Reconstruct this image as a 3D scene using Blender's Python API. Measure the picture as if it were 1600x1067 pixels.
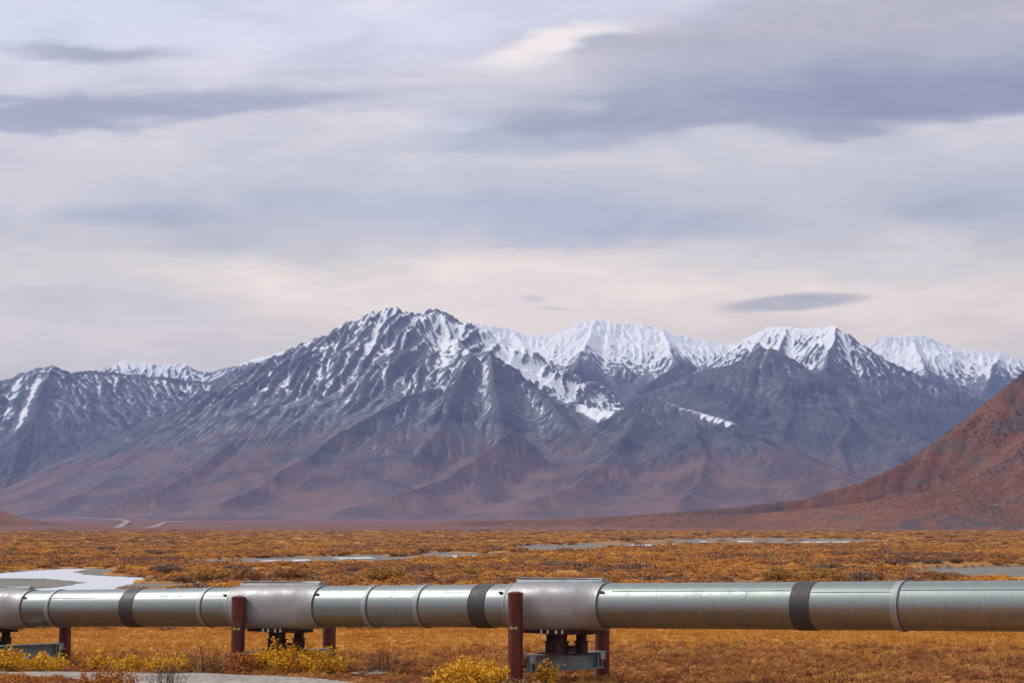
import bpy, bmesh, math, random
import numpy as np
from mathutils import Vector, Matrix

for o in list(bpy.data.objects): bpy.data.objects.remove(o)
SC = bpy.context.scene
COL = SC.collection

# ------------------------------------------------------------------ camera
FPX, CX, CY, HOR, EYE = 3000.0, 800.0, 533.5, 822.0, 5.0
PITCH = math.atan((HOR - CY) / FPX)
cam_d = bpy.data.cameras.new("camera"); cam = bpy.data.objects.new("camera", cam_d); COL.objects.link(cam)
cam_d.sensor_width = 36.0; cam_d.lens = 36.0 * FPX / 1600.0
cam_d.clip_start = 1.0; cam_d.clip_end = 90000.0
cam.location = (0, 0, EYE); cam.rotation_euler = (math.pi / 2 + PITCH, 0, 0)
SC.camera = cam
SC.view_settings.view_transform = 'Standard'; SC.view_settings.look = 'None'
SC.view_settings.exposure = 0.08; SC.view_settings.gamma = 1.0
SC.view_settings.use_curve_mapping = False
SC.cycles.use_denoising = True
SC.cycles.volume_bounces = 0
SC.cycles.max_bounces = 5
SC.cycles.volume_step_rate = 1.0

def slope(px, py):
    """world direction of a photo pixel as (x/y, z/y)"""
    dx, up = (px - CX) / FPX, -(py - CY) / FPX
    y = math.cos(PITCH) - up * math.sin(PITCH); z = math.sin(PITCH) + up * math.cos(PITCH)
    return dx / y, z / y
def P(px, py, Y):
    a, b = slope(px, py)
    return Vector((a * Y, Y, EYE + b * Y))
def G(px, py, z=0.0):
    a, b = slope(px, py)
    Y = (z - EYE) / b
    return Vector((a * Y, Y, z))

# ------------------------------------------------------------------ node helpers
class NT:
    def __init__(s, tree): s.t = tree; s.n = tree.nodes; s.l = tree.links
    def new(s, typ, **kw):
        nd = s.n.new(typ)
        for k, v in kw.items(): setattr(nd, k, v)
        return nd
    def put(s, sock, v):
        if v is None: return
        if isinstance(v, bpy.types.NodeSocket): s.l.new(v, sock)
        else:
            if isinstance(v, (tuple, list)) and len(v) == 3 and sock.type == 'RGBA': v = (*v, 1)
            sock.default_value = v
    def m(s, op, a, b=None, c=None, clamp=False):
        nd = s.new('ShaderNodeMath', operation=op, use_clamp=clamp)
        s.put(nd.inputs[0], a); s.put(nd.inputs[1], b); s.put(nd.inputs[2], c)
        return nd.outputs[0]
    def vm(s, op, a, b=None):
        nd = s.new('ShaderNodeVectorMath', operation=op)
        s.put(nd.inputs[0], a); s.put(nd.inputs[1], b)
        return nd.outputs[0]
    def mr(s, v, a, b, c=0.0, d=1.0, smooth=True):
        nd = s.new('ShaderNodeMapRange', interpolation_type='SMOOTHSTEP' if smooth else 'LINEAR')
        for i, x in enumerate((v, a, b, c, d)): s.put(nd.inputs[i], x)
        return nd.outputs[0]
    def mix(s, f, a, b, mode='MIX'):
        nd = s.new('ShaderNodeMix', data_type='RGBA', blend_type=mode)
        s.put(nd.inputs[0], f); s.put(nd.inputs[6], a); s.put(nd.inputs[7], b)
        return nd.outputs[2]
    def noise(s, vec, scale, detail=4, rough=0.55, dist=0.0, typ=None):
        nd = s.new('ShaderNodeTexNoise')
        if typ: nd.noise_type = typ
        if vec is not None: s.l.new(vec, nd.inputs['Vector'])
        nd.inputs['Scale'].default_value = scale; nd.inputs['Detail'].default_value = detail
        nd.inputs['Roughness'].default_value = rough; nd.inputs['Distortion'].default_value = dist
        return nd.outputs[0]
    def xyz(s, x, y, z):
        nd = s.new('ShaderNodeCombineXYZ'); s.put(nd.inputs[0], x); s.put(nd.inputs[1], y); s.put(nd.inputs[2], z)
        return nd.outputs[0]
    def sep(s, v):
        nd = s.new('ShaderNodeSeparateXYZ'); s.l.new(v, nd.inputs[0]); return nd.outputs
    def ramp(s, f, stops):
        nd = s.new('ShaderNodeValToRGB'); s.put(nd.inputs[0], f)
        e = nd.color_ramp.elements
        while len(e) < len(stops): e.new(0.5)
        for i, (p, c) in enumerate(stops): e[i].position = p; e[i].color = (*c, 1)
        return nd.outputs[0]
    def attr(s, name):
        nd = s.new('ShaderNodeAttribute', attribute_name=name); return nd
def lin(c):
    return tuple(((v / 12.92) if v <= 0.04045 else ((v + 0.055) / 1.055) ** 2.4) for v in c)
def mat(name):
    m = bpy.data.materials.new(name); m.use_nodes = True
    t = NT(m.node_tree); b = m.node_tree.nodes['Principled BSDF']
    return m, t, b

# ------------------------------------------------------------------ sky and sun
SUN_EL, SUN_ROT = math.radians(46), math.radians(-72)     # sun high on the left, a little behind the camera
w = bpy.data.worlds.new("World"); SC.world = w; w.use_nodes = True
t = NT(w.node_tree); w.node_tree.nodes.clear()
sky = t.new('ShaderNodeTexSky', sky_type='NISHITA', sun_disc=False, sun_elevation=SUN_EL, sun_rotation=SUN_ROT)
bg_sky = t.new('ShaderNodeBackground'); t.put(bg_sky.inputs[0], sky.outputs[0]); bg_sky.inputs[1].default_value = 0.1
tc = t.new('ShaderNodeTexCoord'); dx, dy, dz = t.sep(tc.outputs['Generated'])
den = t.m('ADD', t.m('ABSOLUTE', dy), 0.02)
A = t.m('DIVIDE', dx, den); E = t.m('DIVIDE', dz, den)
SB = 60.0
flat = t.xyz(t.m('MULTIPLY', A, 6.0), t.m('MULTIPLY', E, 30.0), dy)
w1 = t.m('SUBTRACT', t.noise(flat, 1.1, 4, .5), 0.5)
w2 = t.m('SUBTRACT', t.noise(t.vm('ADD', flat, (7.1, 3.3, 0)), 1.4, 5, .55), 0.5)
fine = t.m('SUBTRACT', t.noise(t.vm('ADD', flat, (1.7, 9.3, 2)), 6.0, 5, .6), 0.5)
Ew = t.m('ADD', E, t.m('ADD', t.m('MULTIPLY', w1, 0.035), t.m('MULTIPLY', fine, 0.011)))
Aw = t.m('ADD', A, t.m('MULTIPLY', w2, 0.10))
Es = t.m('ADD', E, t.m('ADD', t.m('MULTIPLY', w1, 0.010), t.m('MULTIPLY', fine, 0.003)))   # small, crisp clouds are warped less
def el(py): return slope(800, py)[1]
stops = [(0.0, lin((.90, .84, .78))), (el(600), lin((.89, .845, .79))), (el(520), lin((.985, .915, .85))), (el(450), lin((.985, .925, .86))),
         (el(385), lin((.815, .80, .80))), (el(300), lin((.79, .785, .805))), (el(200), lin((.83, .82, .845))), (el(60), lin((.835, .835, .90))),
         (0.45, lin((.80, .80, .86))), (0.9, lin((.84, .84, .88)))]
cloud = t.ramp(Ew, stops)
def blob(col, cx, cy, rx, ry, tilt, tint, k, soft=1.0, warp=True, bias=0.0):
    a0, e0 = slope(cx, cy); sx, sy = rx / FPX, ry / FPX
    ca, sa = math.cos(math.radians(tilt)), math.sin(math.radians(tilt))
    da = t.m('SUBTRACT', Aw if warp else A, a0); de = t.m('SUBTRACT', Ew if warp else Es, e0)
    u = t.m('ADD', t.m('MULTIPLY', da, ca / sx), t.m('MULTIPLY', de, sa / sx))
    v = t.m('SUBTRACT', t.m('MULTIPLY', de, ca / sy), t.m('MULTIPLY', da, sa / sy))
    if bias:      # flatter, sharper lower edge
        v = t.m('MULTIPLY', v, t.m('ADD', 1.0, t.m('MULTIPLY', t.m('LESS_THAN', v, 0.0), bias)))
    r = t.m('SQRT', t.m('ADD', t.m('MULTIPLY', u, u), t.m('MULTIPLY', v, v)))
    f = t.mr(r, 1.0 + .5 * soft, 1.0 - .70 * soft if soft >= .9 else 1.0 - soft, 0, k)
    return t.mix(f, col, lin(tint))
DK = (.565, .58, .675)
cloud = blob(cloud, 150, 30, 330, 60, 0, (.83, .84, .91), .7)
cloud = blob(cloud, 640, 60, 330, 55, 0, (.835, .835, .90), .7)
cloud = blob(cloud, 1230, 70, 430, 75, 6, (.70, .69, .735), .9)
cloud = blob(cloud, 1560, 30, 330, 80, 0, (.68, .675, .725), .85)
cloud = blob(cloud, 870, 92, 120, 26, 18, (.98, .935, .93), .95)
cloud = blob(cloud, 820, 130, 170, 26, 5, (.86, .84, .86), .6)
cloud = blob(cloud, 620, 330, 420, 60, 0, (.765, .77, .82), .5)
cloud = blob(cloud, 900, 360, 360, 36, -3, (.70, .715, .785), .8)
cloud = blob(cloud, 760, 450, 330, 46, 8, (.99, .93, .87), .8)
cloud = blob(cloud, 1300, 400, 360, 40, 4, (.865, .845, .84), .5)
cloud = blob(cloud, 150, 480, 280, 60, 0, (.83, .805, .80), .7)
cloud = blob(cloud, 110, 270, 220, 45, 0, (.835, .82, .835), .5)
cloud = blob(cloud, 1330, 150, 520, 80, 6, (.63, .635, .70), .8, bias=.4)
cloud = blob(cloud, 1360, 168, 470, 56, 6, DK, 1.0, bias=.8)
cloud = blob(cloud, 1560, 150, 260, 46, 8, DK, .7, bias=.5)
cloud = blob(cloud, 1020, 198, 290, 26, 2, (.61, .62, .70), .9)
cloud = blob(cloud, 760, 225, 240, 16, 3, (.75, .755, .81), .7)
cloud = blob(cloud, 1290, 222, 110, 22, 6, (.56, .575, .665), .8)
cloud = blob(cloud, 1560, 330, 260, 70, 0, (.69, .70, .755), .7)
cloud = blob(cloud, 1480, 345, 85, 16, 5, (.64, .65, .71), .6)
cloud = blob(cloud, 300, 185, 360, 24, 1, (.645, .65, .73), .9, bias=.5)
cloud = blob(cloud, 80, 190, 200, 18, 0, (.62, .63, .715), .8)
cloud = blob(cloud, 160, 88, 150, 18, -3, (.65, .65, .70), .85)
cloud = blob(cloud, 690, 208, 90, 8, 6, (.84, .845, .90), .6)
cloud = blob(cloud, 230, 346, 150, 18, -1, (.675, .685, .75), .75, warp=False)
cloud = blob(cloud, 450, 326, 90, 9, 0, (.755, .76, .81), .5, warp=False)
cloud = blob(cloud, 1228, 480, 118, 13, 5, (.70, .695, .715), .8, .45, False)
cloud = blob(cloud, 1270, 470, 85, 9, 2, (.70, .695, .715), .5, .5, False)
cloud = blob(cloud, 832, 471, 20, 5, -2, (.80, .79, .795), .55, .8, False)
cloud = blob(cloud, 864, 487, 26, 3.5, -4, (.80, .79, .795), .55, .8, False)
streak = t.noise(t.xyz(t.m('MULTIPLY', A, 5), t.m('MULTIPLY', E, 60), dy), 2.2, 6, .62)
wisp = t.noise(t.xyz(t.m('ADD', t.m('MULTIPLY', A, 9), t.m('MULTIPLY', w2, 1.2)), t.m('ADD', t.m('MULTIPLY', E, 22), t.m('MULTIPLY', w1, 1.0)), t.m('ADD', dy, 3)), 1.6, 9, .6)
cloud = t.mix(1.0, cloud, t.ramp(wisp, [(0.3, (.85, .86, .885)), (0.5, (.985, .985, .99)), (0.7, (1.09, 1.075, 1.06))]), 'MULTIPLY')
cloud = t.mix(1.0, cloud, t.ramp(streak, [(0.3, (.975, .975, .98)), (0.7, (1.02, 1.02, 1.02))]), 'MULTIPLY')
cloud = t.mix(1.0, cloud, (1.015, 1.005, .955), 'MULTIPLY')
bg_cloud = t.new('ShaderNodeBackground'); t.put(bg_cloud.inputs[0], cloud); bg_cloud.inputs[1].default_value = 1.16
ms = t.new('ShaderNodeMixShader'); ms.inputs[0].default_value = 0.96
t.l.new(bg_sky.outputs[0], ms.inputs[1]); t.l.new(bg_cloud.outputs[0], ms.inputs[2])
wo = t.new('ShaderNodeOutputWorld'); t.l.new(ms.outputs[0], wo.inputs[0])
sl = bpy.data.lights.new("sun", 'SUN'); sun = bpy.data.objects.new("sun", sl); COL.objects.link(sun)
sl.energy = 2.3; sl.angle = math.radians(10); sl.color = (1, .95, .88)
sd = Vector((math.sin(SUN_ROT) * math.cos(SUN_EL), math.cos(SUN_ROT) * math.cos(SUN_EL), math.sin(SUN_EL)))
sun.rotation_euler = sd.to_track_quat('Z', 'Y').to_euler(); sun.location = (-60, -40, 80)

# ------------------------------------------------------------------ object helpers
def tag(o, label=None, cat=None, group=None, kind=None):
    if label: o['label'] = label
    if cat: o['category'] = cat
    if group: o['group'] = group
    if kind: o['kind'] = kind
    return o
def link(name, me, m=None, parent=None):
    o = bpy.data.objects.new(name, me); COL.objects.link(o)
    if m is not None and not me.materials: me.materials.append(m)
    if parent is not None: o.parent = parent
    return o
def empty(name, loc=(0, 0, 0)):
    o = bpy.data.objects.new(name, None); o.location = loc; o.empty_display_size = .3; COL.objects.link(o); return o
def npmesh(name, V, F, smooth=False, attrs=None):
    """V (n,3), F (m,k) arrays"""
    V = np.asarray(V, np.float32); F = np.asarray(F, np.int32)
    me = bpy.data.meshes.new(name); m_, k = F.shape
    me.vertices.add(len(V)); me.vertices.foreach_set('co', V.ravel())
    me.loops.add(m_ * k); me.loops.foreach_set('vertex_index', F.ravel())
    me.polygons.add(m_); me.polygons.foreach_set('loop_start', np.arange(0, m_ * k, k, dtype=np.int32))
    if smooth: me.polygons.foreach_set('use_smooth', np.ones(m_, bool))
    for nm, a in (attrs or {}).items():
        at = me.attributes.new(nm, 'FLOAT', 'POINT'); at.data.foreach_set('value', np.asarray(a, np.float32).ravel())
    me.update(calc_edges=True)
    return me
def gridfaces(ny, nx):
    i = np.arange(ny * nx, dtype=np.int32).reshape(ny, nx)
    return np.stack([i[:-1, :-1], i[:-1, 1:], i[1:, 1:], i[1:, :-1]], -1).reshape(-1, 4)

# ------------------------------------------------------------------ numpy noise
def perlin(x, y, seed=0):
    rs = np.random.RandomState(seed); n = 256
    ang = rs.rand(n, n) * 2 * np.pi; gx, gy = np.cos(ang), np.sin(ang)
    xi = np.floor(x).astype(np.int64); yi = np.floor(y).astype(np.int64)
    xf, yf = x - xi, y - yi; u = xf * xf * xf * (xf * (xf * 6 - 15) + 10); v = yf * yf * yf * (yf * (yf * 6 - 15) + 10)
    def g(a, b):
        ia, ib = (xi + a) % n, (yi + b) % n
        return gx[ia, ib] * (xf - a) + gy[ia, ib] * (yf - b)
    a = g(0, 0) * (1 - u) + g(1, 0) * u; b = g(0, 1) * (1 - u) + g(1, 1) * u
    return (a * (1 - v) + b * v) * 1.5
def fbm(x, y, seed, oc=5, gain=.5, ridged=False):
    s = 0; a = 1.0; f = 1.0; tot = 0
    for i in range(oc):
        n = perlin(x * f + 13.7 * i, y * f - 7.3 * i, seed + i)
        if ridged: n = 1 - 2 * np.abs(n)
        s = s + n * a; tot += a; a *= gain; f *= 2.03
    return s / tot
def sstep(x, a, b):
    q = np.clip((x - a) / (b - a), 0, 1); return q * q * (3 - 2 * q)

def base_g(X, Y):
    """the valley floor: falls a little behind the pipeline, rises gently as fans beyond 2 km"""
    g = -0.35 * sstep(Y, 62, 76) * sstep(-X, -4, 10) - 0.45 * sstep(Y, 80, 200)
    return g + np.maximum(Y - 1900, 0) * .0056

# ------------------------------------------------------------------ mountains
def erode(H, c, n, steps, seed, cap=.6):
    """droplet erosion, many droplets at a time; returns the height and how much water passed"""
    rs = np.random.RandomState(seed); ny, nx = H.shape; H = H.astype(np.float64).copy(); flow = np.zeros(ny * nx)
    B = 24000; Hf = H.ravel()
    for b in range(max(1, n // B)):
        px = rs.rand(B) * (nx - 3) + 1; py = rs.rand(B) * (ny - 3) + 1
        vx = np.zeros(B); vy = np.zeros(B); sed = np.zeros(B); water = np.ones(B); alive = np.ones(B, bool)
        for s in range(steps):
            ix = px.astype(np.int64); iy = py.astype(np.int64); fx = px - ix; fy = py - iy; k = iy * nx + ix
            h00, h10, h01, h11 = Hf[k], Hf[k + 1], Hf[k + nx], Hf[k + nx + 1]
            gx = (h10 - h00) * (1 - fy) + (h11 - h01) * fy; gy = (h01 - h00) * (1 - fx) + (h11 - h10) * fx
            h = (h00 * (1 - fx) + h10 * fx) * (1 - fy) + (h01 * (1 - fx) + h11 * fx) * fy
            vx = vx * .35 - gx * .65; vy = vy * .35 - gy * .65
            L = np.sqrt(vx * vx + vy * vy) + 1e-9; ux, uy = vx / L, vy / L
            qx = px + ux; qy = py + uy
            ok = alive & (qx > 1) & (qx < nx - 2) & (qy > 1) & (qy < ny - 2)
            qx = np.where(ok, qx, px); qy = np.where(ok, qy, py)
            jx = qx.astype(np.int64); jy = qy.astype(np.int64); ax = qx - jx; ay = qy - jy; j = jy * nx + jx
            h2 = (Hf[j] * (1 - ax) + Hf[j + 1] * ax) * (1 - ay) + (Hf[j + nx] * (1 - ax) + Hf[j + nx + 1] * ax) * ay
            dh = h2 - h
            capac = np.maximum(-dh, .01 * c) * water * cap * 4
            dep = np.where(dh > 0, np.minimum(dh, sed), np.where(sed > capac, (sed - capac) * .15, -np.minimum((capac - sed) * .12, np.maximum(-dh, 0))))
            dep = np.where(ok, dep, 0); sed = sed - dep
            for kk, ww in ((k, (1 - fx) * (1 - fy)), (k + 1, fx * (1 - fy)), (k + nx, (1 - fx) * fy), (k + nx + 1, fx * fy)):
                Hf += np.bincount(kk, dep * ww, ny * nx)
            flow += np.bincount(k[ok], water[ok], ny * nx)
            alive = ok; px, py = qx, qy; water = water * .985
    return Hf.reshape(ny, nx), flow.reshape(ny, nx)

GRID = {}
def terrain(name, ridges, x0, x1, y0, y1, c, seed, m, snow, rib=(120, 26), rough=22, drops=300000, warp=40, label=None, steep=.8, keep_g=True, Lmax=85.0, steps=150, patches=(), sfun=None, chute=None, crag=11):
    xs = np.arange(x0, x1, c); ys = np.arange(y0, y1, c); X, Y = np.meshgrid(xs, ys)
    wx = X + warp * fbm(X / 420, Y / 420, seed + 50, 4); wy = Y + warp * fbm(X / 420, Y / 420, seed + 60, 4)
    best = np.full(X.shape, -1e9); U = np.zeros(X.shape); D = np.full(X.shape, 1e6); u0 = 0
    for r in ridges:
        s0 = r[0]; pts = [P(*p[:3]) for p in r[1:]]
        for a, b in zip(pts[:-1], pts[1:]):
            ex, ey = b.x - a.x, b.y - a.y; L2 = ex * ex + ey * ey + 1e-6; Ls = math.sqrt(L2)
            tt = np.clip(((wx - a.x) * ex + (wy - a.y) * ey) / L2, 0, 1)
            dd = np.hypot(wx - a.x - tt * ex, wy - a.y - tt * ey)
            zr = a.z + (b.z - a.z) * tt; zr = zr - (np.maximum(a.y + (b.y - a.y) * tt - 1900, 0) * .0056 - .8 if keep_g else 0); zr = zr + 20 * np.clip(zr / 500, 0, 1) * keep_g
            kk_ = Lmax
            z = kk_ * np.logaddexp(0, (zr - s0 * dd) / kk_) - kk_ * .2
            g_ = z > best
            best = np.where(g_, z, best); U = np.where(g_, u0 + tt * Ls, U); D = np.where(g_, dd, D)
            u0 += Ls
        u0 += 333
    H = best
    lam, amp = rib
    hrel = np.clip(H / 300, 0, 1)
    wob = fbm(X / 300, Y / 300, seed + 5, 4)
    r1 = np.abs(perlin(U / lam + 1.3 * wob, D / (lam * 9), seed + 7)); r2 = np.abs(perlin(U / (lam * .42) + 1.5 * wob, D / (lam * 5), seed + 8))
    near = 1 - np.exp(-D / (lam * .9))
    H = H - hrel * near * (amp * (1 - np.clip(r1 * 2.4, 0, 1)) + amp * .45 * (1 - np.clip(r2 * 2.4, 0, 1))) * np.exp(-D / (lam * 14))
    H = H + hrel * rough * (.25 + near) * fbm(X / 230, Y / 230, seed, 6, .52, True) * .8
    H = H + np.clip(H / 700, 0, 1) * 7 * fbm(X / 60, Y / 60, seed + 30, 4, .55, True)
    if chute:                                                        # steep parallel chutes down the face
        cl, ca, sh = chute; q = X - sh * Y + 60 * wob
        for f_, k_ in ((1, 1), (.45, .45)):
            n_ = np.abs(perlin(q / (cl * f_) , Y / (cl * 7 * f_), seed + 90))
            H = H - sstep(H, 330, 620) * k_ * ca * (1 - np.clip(n_ * 2.6, 0, 1)) * (.3 + .7 * near)
    Hc, flow = erode(H, c, int(drops * .5), steps, seed + 1)
    Hc = Hc + sstep(Hc, 250, 700) * crag * fbm(X / 45, Y / 45, seed + 95, 4, .6, True)
    gy, gx = np.gradient(Hc, c); nz = 1 / np.sqrt(1 + gx * gx + gy * gy)
    fl = np.log1p(flow)
    blur = fl.copy()
    for _ in range(3): blur = (blur + np.roll(blur, 1, 0) + np.roll(blur, -1, 0) + np.roll(blur, 1, 1) + np.roll(blur, -1, 1)) / 5
    lf = Hc.copy()
    for _ in range(14): lf = (lf + np.roll(lf, 1, 0) + np.roll(lf, -1, 0) + np.roll(lf, 1, 1) + np.roll(lf, -1, 1)) / 5
    curv = np.clip((lf - Hc) / (c * .35), -1, 1)                       # + in gullies, - on ribs
    zs, rng, asp = snow
    S = (Hc - zs) / rng + .55 * curv + asp * np.clip(gx * 1.3, -1, 1) - .9 * np.clip(.78 - nz, 0, 1) + .5 * fbm(X / 500, Y / 500, seed + 70, 4)
    if sfun: S = S + sfun(X, Y, Hc)
    for wd, k, *pl in patches:                                       # drifts and filled couloirs
        q = [P(*p) for p in pl]; dm = np.full(X.shape, 1e6)
        for a, b in zip(q[:-1], q[1:]):
            ex, ey = b.x - a.x, b.y - a.y; tt = np.clip(((X - a.x) * ex + (Y - a.y) * ey) / (ex * ex + ey * ey), 0, 1)
            dm = np.minimum(dm, np.hypot(X - a.x - tt * ex, Y - a.y - tt * ey))
        S = S + k * np.exp(-(dm / wd) ** 2)
    edge = np.minimum.reduce([X - x0, x1 - c - X, y1 - c - Y]) ; front = Y - y0
    Z = Hc + (base_g(X, Y) if keep_g else 0) - 3
    Z = Z - 60 * (1 - sstep(front, 0, 500)) - np.where(edge < c * .5, 40, 0)
    me = npmesh(name, np.stack([X, Y, Z], -1).reshape(-1, 3), gridfaces(*X.shape), True,
                {'snow': S, 'flow': blur / 5.0, 'curv': curv, 'gxa': gx})
    o = link(name, me, m); tag(o, label, None, None, 'structure')
    GRID[name] = (X, Y, Z, c)
    return o

def rock_material(name, rock, rock2, tundra, tundra2, scree, t_top, t_rng, pale=.5, dust=(0.55, .25), strata=.35, bump=6.0, bs=.02, green=None):
    m, t, b = mat(name)
    geo = t.new('ShaderNodeNewGeometry'); pos = geo.outputs['Position']
    x, y, z = t.sep(pos)
    nb = t.noise(pos, .0016, 5, .6); nm = t.noise(pos, .006, 6, .62); nf = t.noise(pos, .055, 6, .7)
    down = t.noise(t.xyz(x, t.m('MULTIPLY', y, .35), t.m('MULTIPLY', z, .22)), .022, 5, .6)     # streaks that run down the face
    dip = t.m('ADD', z, t.m('ADD', t.m('MULTIPLY', x, .16), t.m('MULTIPLY', nb, 260)))
    st = t.noise(t.xyz(t.m('MULTIPLY', x, .003), t.m('MULTIPLY', y, .003), t.m('MULTIPLY', dip, .045)), 1.0, 5, .6)
    fl = t.attr('flow').outputs['Fac']; cv = t.attr('curv').outputs['Fac']; sn = t.attr('snow').outputs['Fac']
    col = t.mix(t.mr(nm, .35, .65), rock, rock2)
    col = t.mix(t.mr(st, .42, .6, 0, .6), col, rock2)
    T = t.m('ADD', t.m('MULTIPLY', t.m('SUBTRACT', t_top, z), 1.0 / t_rng), t.m('ADD', t.m('MULTIPLY', t.m('SUBTRACT', nb, .5), 2.4), t.m('MULTIPLY', t.m('SUBTRACT', down, .5), 1.6)))
    tcol = t.mix(t.mr(nm, .4, .62), tundra, tundra2)
    if green:
        q = t.m('SUBTRACT', t.m('ADD', z, t.m('MULTIPLY', nb, 120)), t.m('MULTIPLY', x, .22))
        sk = t.noise(t.xyz(t.m('MULTIPLY', x, .006), t.m('MULTIPLY', y, .004), t.m('MULTIPLY', q, .024)), 1.0, 11, .72)
        sk2 = t.noise(t.xyz(t.m('MULTIPLY', x, .03), t.m('MULTIPLY', y, .02), t.m('MULTIPLY', q, .10)), 1.0, 9, .75)
        tcol = t.mix(t.mr(sk2, .42, .62), tcol, (.17, .055, .028))
        tcol = t.mix(t.mr(sk, .52, .60, 0, .85), tcol, (.06, .052, .055))
    if green: tcol = t.mix(t.mr(t.noise(pos, .011, 5, .6), .56, .66, 0, .7), tcol, green)
    tcol = t.mix(t.mr(nf, .5, .72, 0, .35), tcol, scree)
    col = t.mix(t.mr(T, .0, 1.0), col, tcol)
    sc = t.mr(t.m('ADD', t.m('MULTIPLY', fl, 1.0), t.m('MULTIPLY', t.m('SUBTRACT', down, .5), 1.4)), .80, 1.25, 0, pale)
    col = t.mix(sc, col, scree)
    sd_ = t.m('ADD', sn, t.m('ADD', t.m('MULTIPLY', t.m('SUBTRACT', st, .5), strata * 3), t.m('ADD', t.m('MULTIPLY', t.m('SUBTRACT', nf, .5), .9), t.m('MULTIPLY', t.m('SUBTRACT', down, .5), .9))))
    nff = t.noise(pos, .2, 4, .7); sd_ = t.m('ADD', sd_, t.m('MULTIPLY', t.m('SUBTRACT', nff, .5), 1.2)); full = t.mr(sd_, .42, .54); thin = t.mr(sd_, -.75, .5, 0, dust[0])
    thin = t.m('MULTIPLY', thin, t.mr(t.noise(pos, .09, 4, .7), .38, .62, .25, 1.0))
    col = t.mix(thin, col, (.55, .57, .62)); col = t.mix(full, col, (.90, .91, .93))
    t.put(b.inputs['Base Color'], col); b.inputs['Roughness'].default_value = .9; b.inputs['Specular IOR Level'].default_value = .15
    bn = t.new('ShaderNodeBump'); bn.inputs['Strength'].default_value = .8; bn.inputs['Distance'].default_value = bump
    hh = t.m('ADD', t.noise(pos, bs, 7, .65), t.m('MULTIPLY', st, .5)); t.put(bn.inputs['Height'], hh)
    t.l.new(bn.outputs[0], b.inputs['Normal'])
    return m

ROCK, ROCK2 = (.028, .033, .05), (.105, .10, .115)
m_main = rock_material('main_rock', ROCK, ROCK2, (.095, .056, .058), (.19, .095, .075), (.26, .19, .16), 400, 300, pale=.3)
m_far = rock_material('far_rock', (.03, .036, .05), (.09, .09, .105), (.085, .062, .062), (.13, .085, .072), (.3, .25, .22), 380, 220, pale=.25, strata=.6)
m_hill = rock_material('hill_tundra', (.10, .085, .075), (.17, .13, .10), (.125, .055, .036), (.20, .085, .045), (.30, .20, .12), 520, 120, pale=.25, bump=1.5, bs=.05, green=(.075, .065, .06))

K = 1000.
def face(z0, Yc, s0, e, *pts):
    """spur points that stand e metres proud of a face of slope s0 under a crest of height z0 at distance Yc"""
    return [(px, py, (5 - z0 + s0 * Yc - e) / (s0 - (822 - py) / 3000.)) for px, py in pts]
F1 = lambda e, *p: face(1010, 9150, .52, e, *p)
front = [
 # skyline of the massif
 [.52, (408, 568, 9400), (440, 552, 9350), (462, 540, 9300), (500, 527, 9250), (540, 505, 9200), (573, 487, 9150), (592, 489, 9100), (600, 482, 9070), (608, 479, 9050), (624, 489, 9050),
  (650, 487, 9100), (668, 484, 9150), (692, 484, 9200), (712, 492, 9250), (730, 503, 9300), (752, 512, 9500)],
 # long left spur
 [.55, (408, 568, 9400), (300, 659, 8650), (200, 727, 8000), (105, 785, 7400)],
 # irregular ribs of the big face
 [.8, *face(880, 9300, .52, 45, (462, 548), (430, 610), (405, 655))],
 [.85, *F1(50, (540, 510), (505, 575), (470, 640), (438, 668))],
 [.9, *F1(60, (573, 495), (540, 560), (532, 600))],
 [.9, *F1(75, (608, 485), (585, 545), (560, 590), (520, 655), (500, 690))],
 [.9, *F1(60, (650, 492), (640, 545), (652, 590), (640, 625))],
 [.75, *F1(115, (690, 600), (640, 615), (590, 640), (530, 672), (430, 745), (350, 790))],
 [.8, *F1(90, (640, 640), (600, 690), (560, 740), (500, 790))],
 [.8, *F1(70, (360, 690), (300, 735), (240, 770), (180, 795))],
 # dark pyramid and its spurs
 [.78, (692, 484, 9200), (705, 525, 8850), (738, 545, 8450), (768, 549, 8400), (800, 577, 8350), (830, 603, 8300), (893, 664, 7700)],
 [.8, *face(780, 8400, .6, 40, (738, 552), (712, 600), (700, 645), (660, 700))],
 [.9, *face(780, 8400, .6, 35, (768, 556), (778, 620), (790, 660), (780, 700))],
 [.7, *face(780, 8400, .55, 50, (800, 668), (740, 715), (660, 760), (560, 798))],
 # snowy slope behind the pyramid, running to the saddle
 [.7, (770, 560, 9000), (815, 594, 8800), (850, 612, 8700), (905, 630, 8500), (950, 640, 8300), (970, 640, 8200)],
 # front rounded hill
 [.50, (900, 693, 7900), (965, 641, 7900), (1000, 630, 7900), (1028, 622, 7900), (1070, 638, 7800), (1103, 646, 7700), (1145, 657, 7600), (1200, 690, 7400), (1262, 722, 7100), (1330, 757, 6800)],
 [.6, *face(520, 7900, .48, 25, (1000, 640), (960, 700), (900, 760), (800, 800))],
 [.6, *face(500, 7750, .48, 22, (1090, 655), (1100, 710), (1080, 770), (1060, 795))],
]
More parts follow.
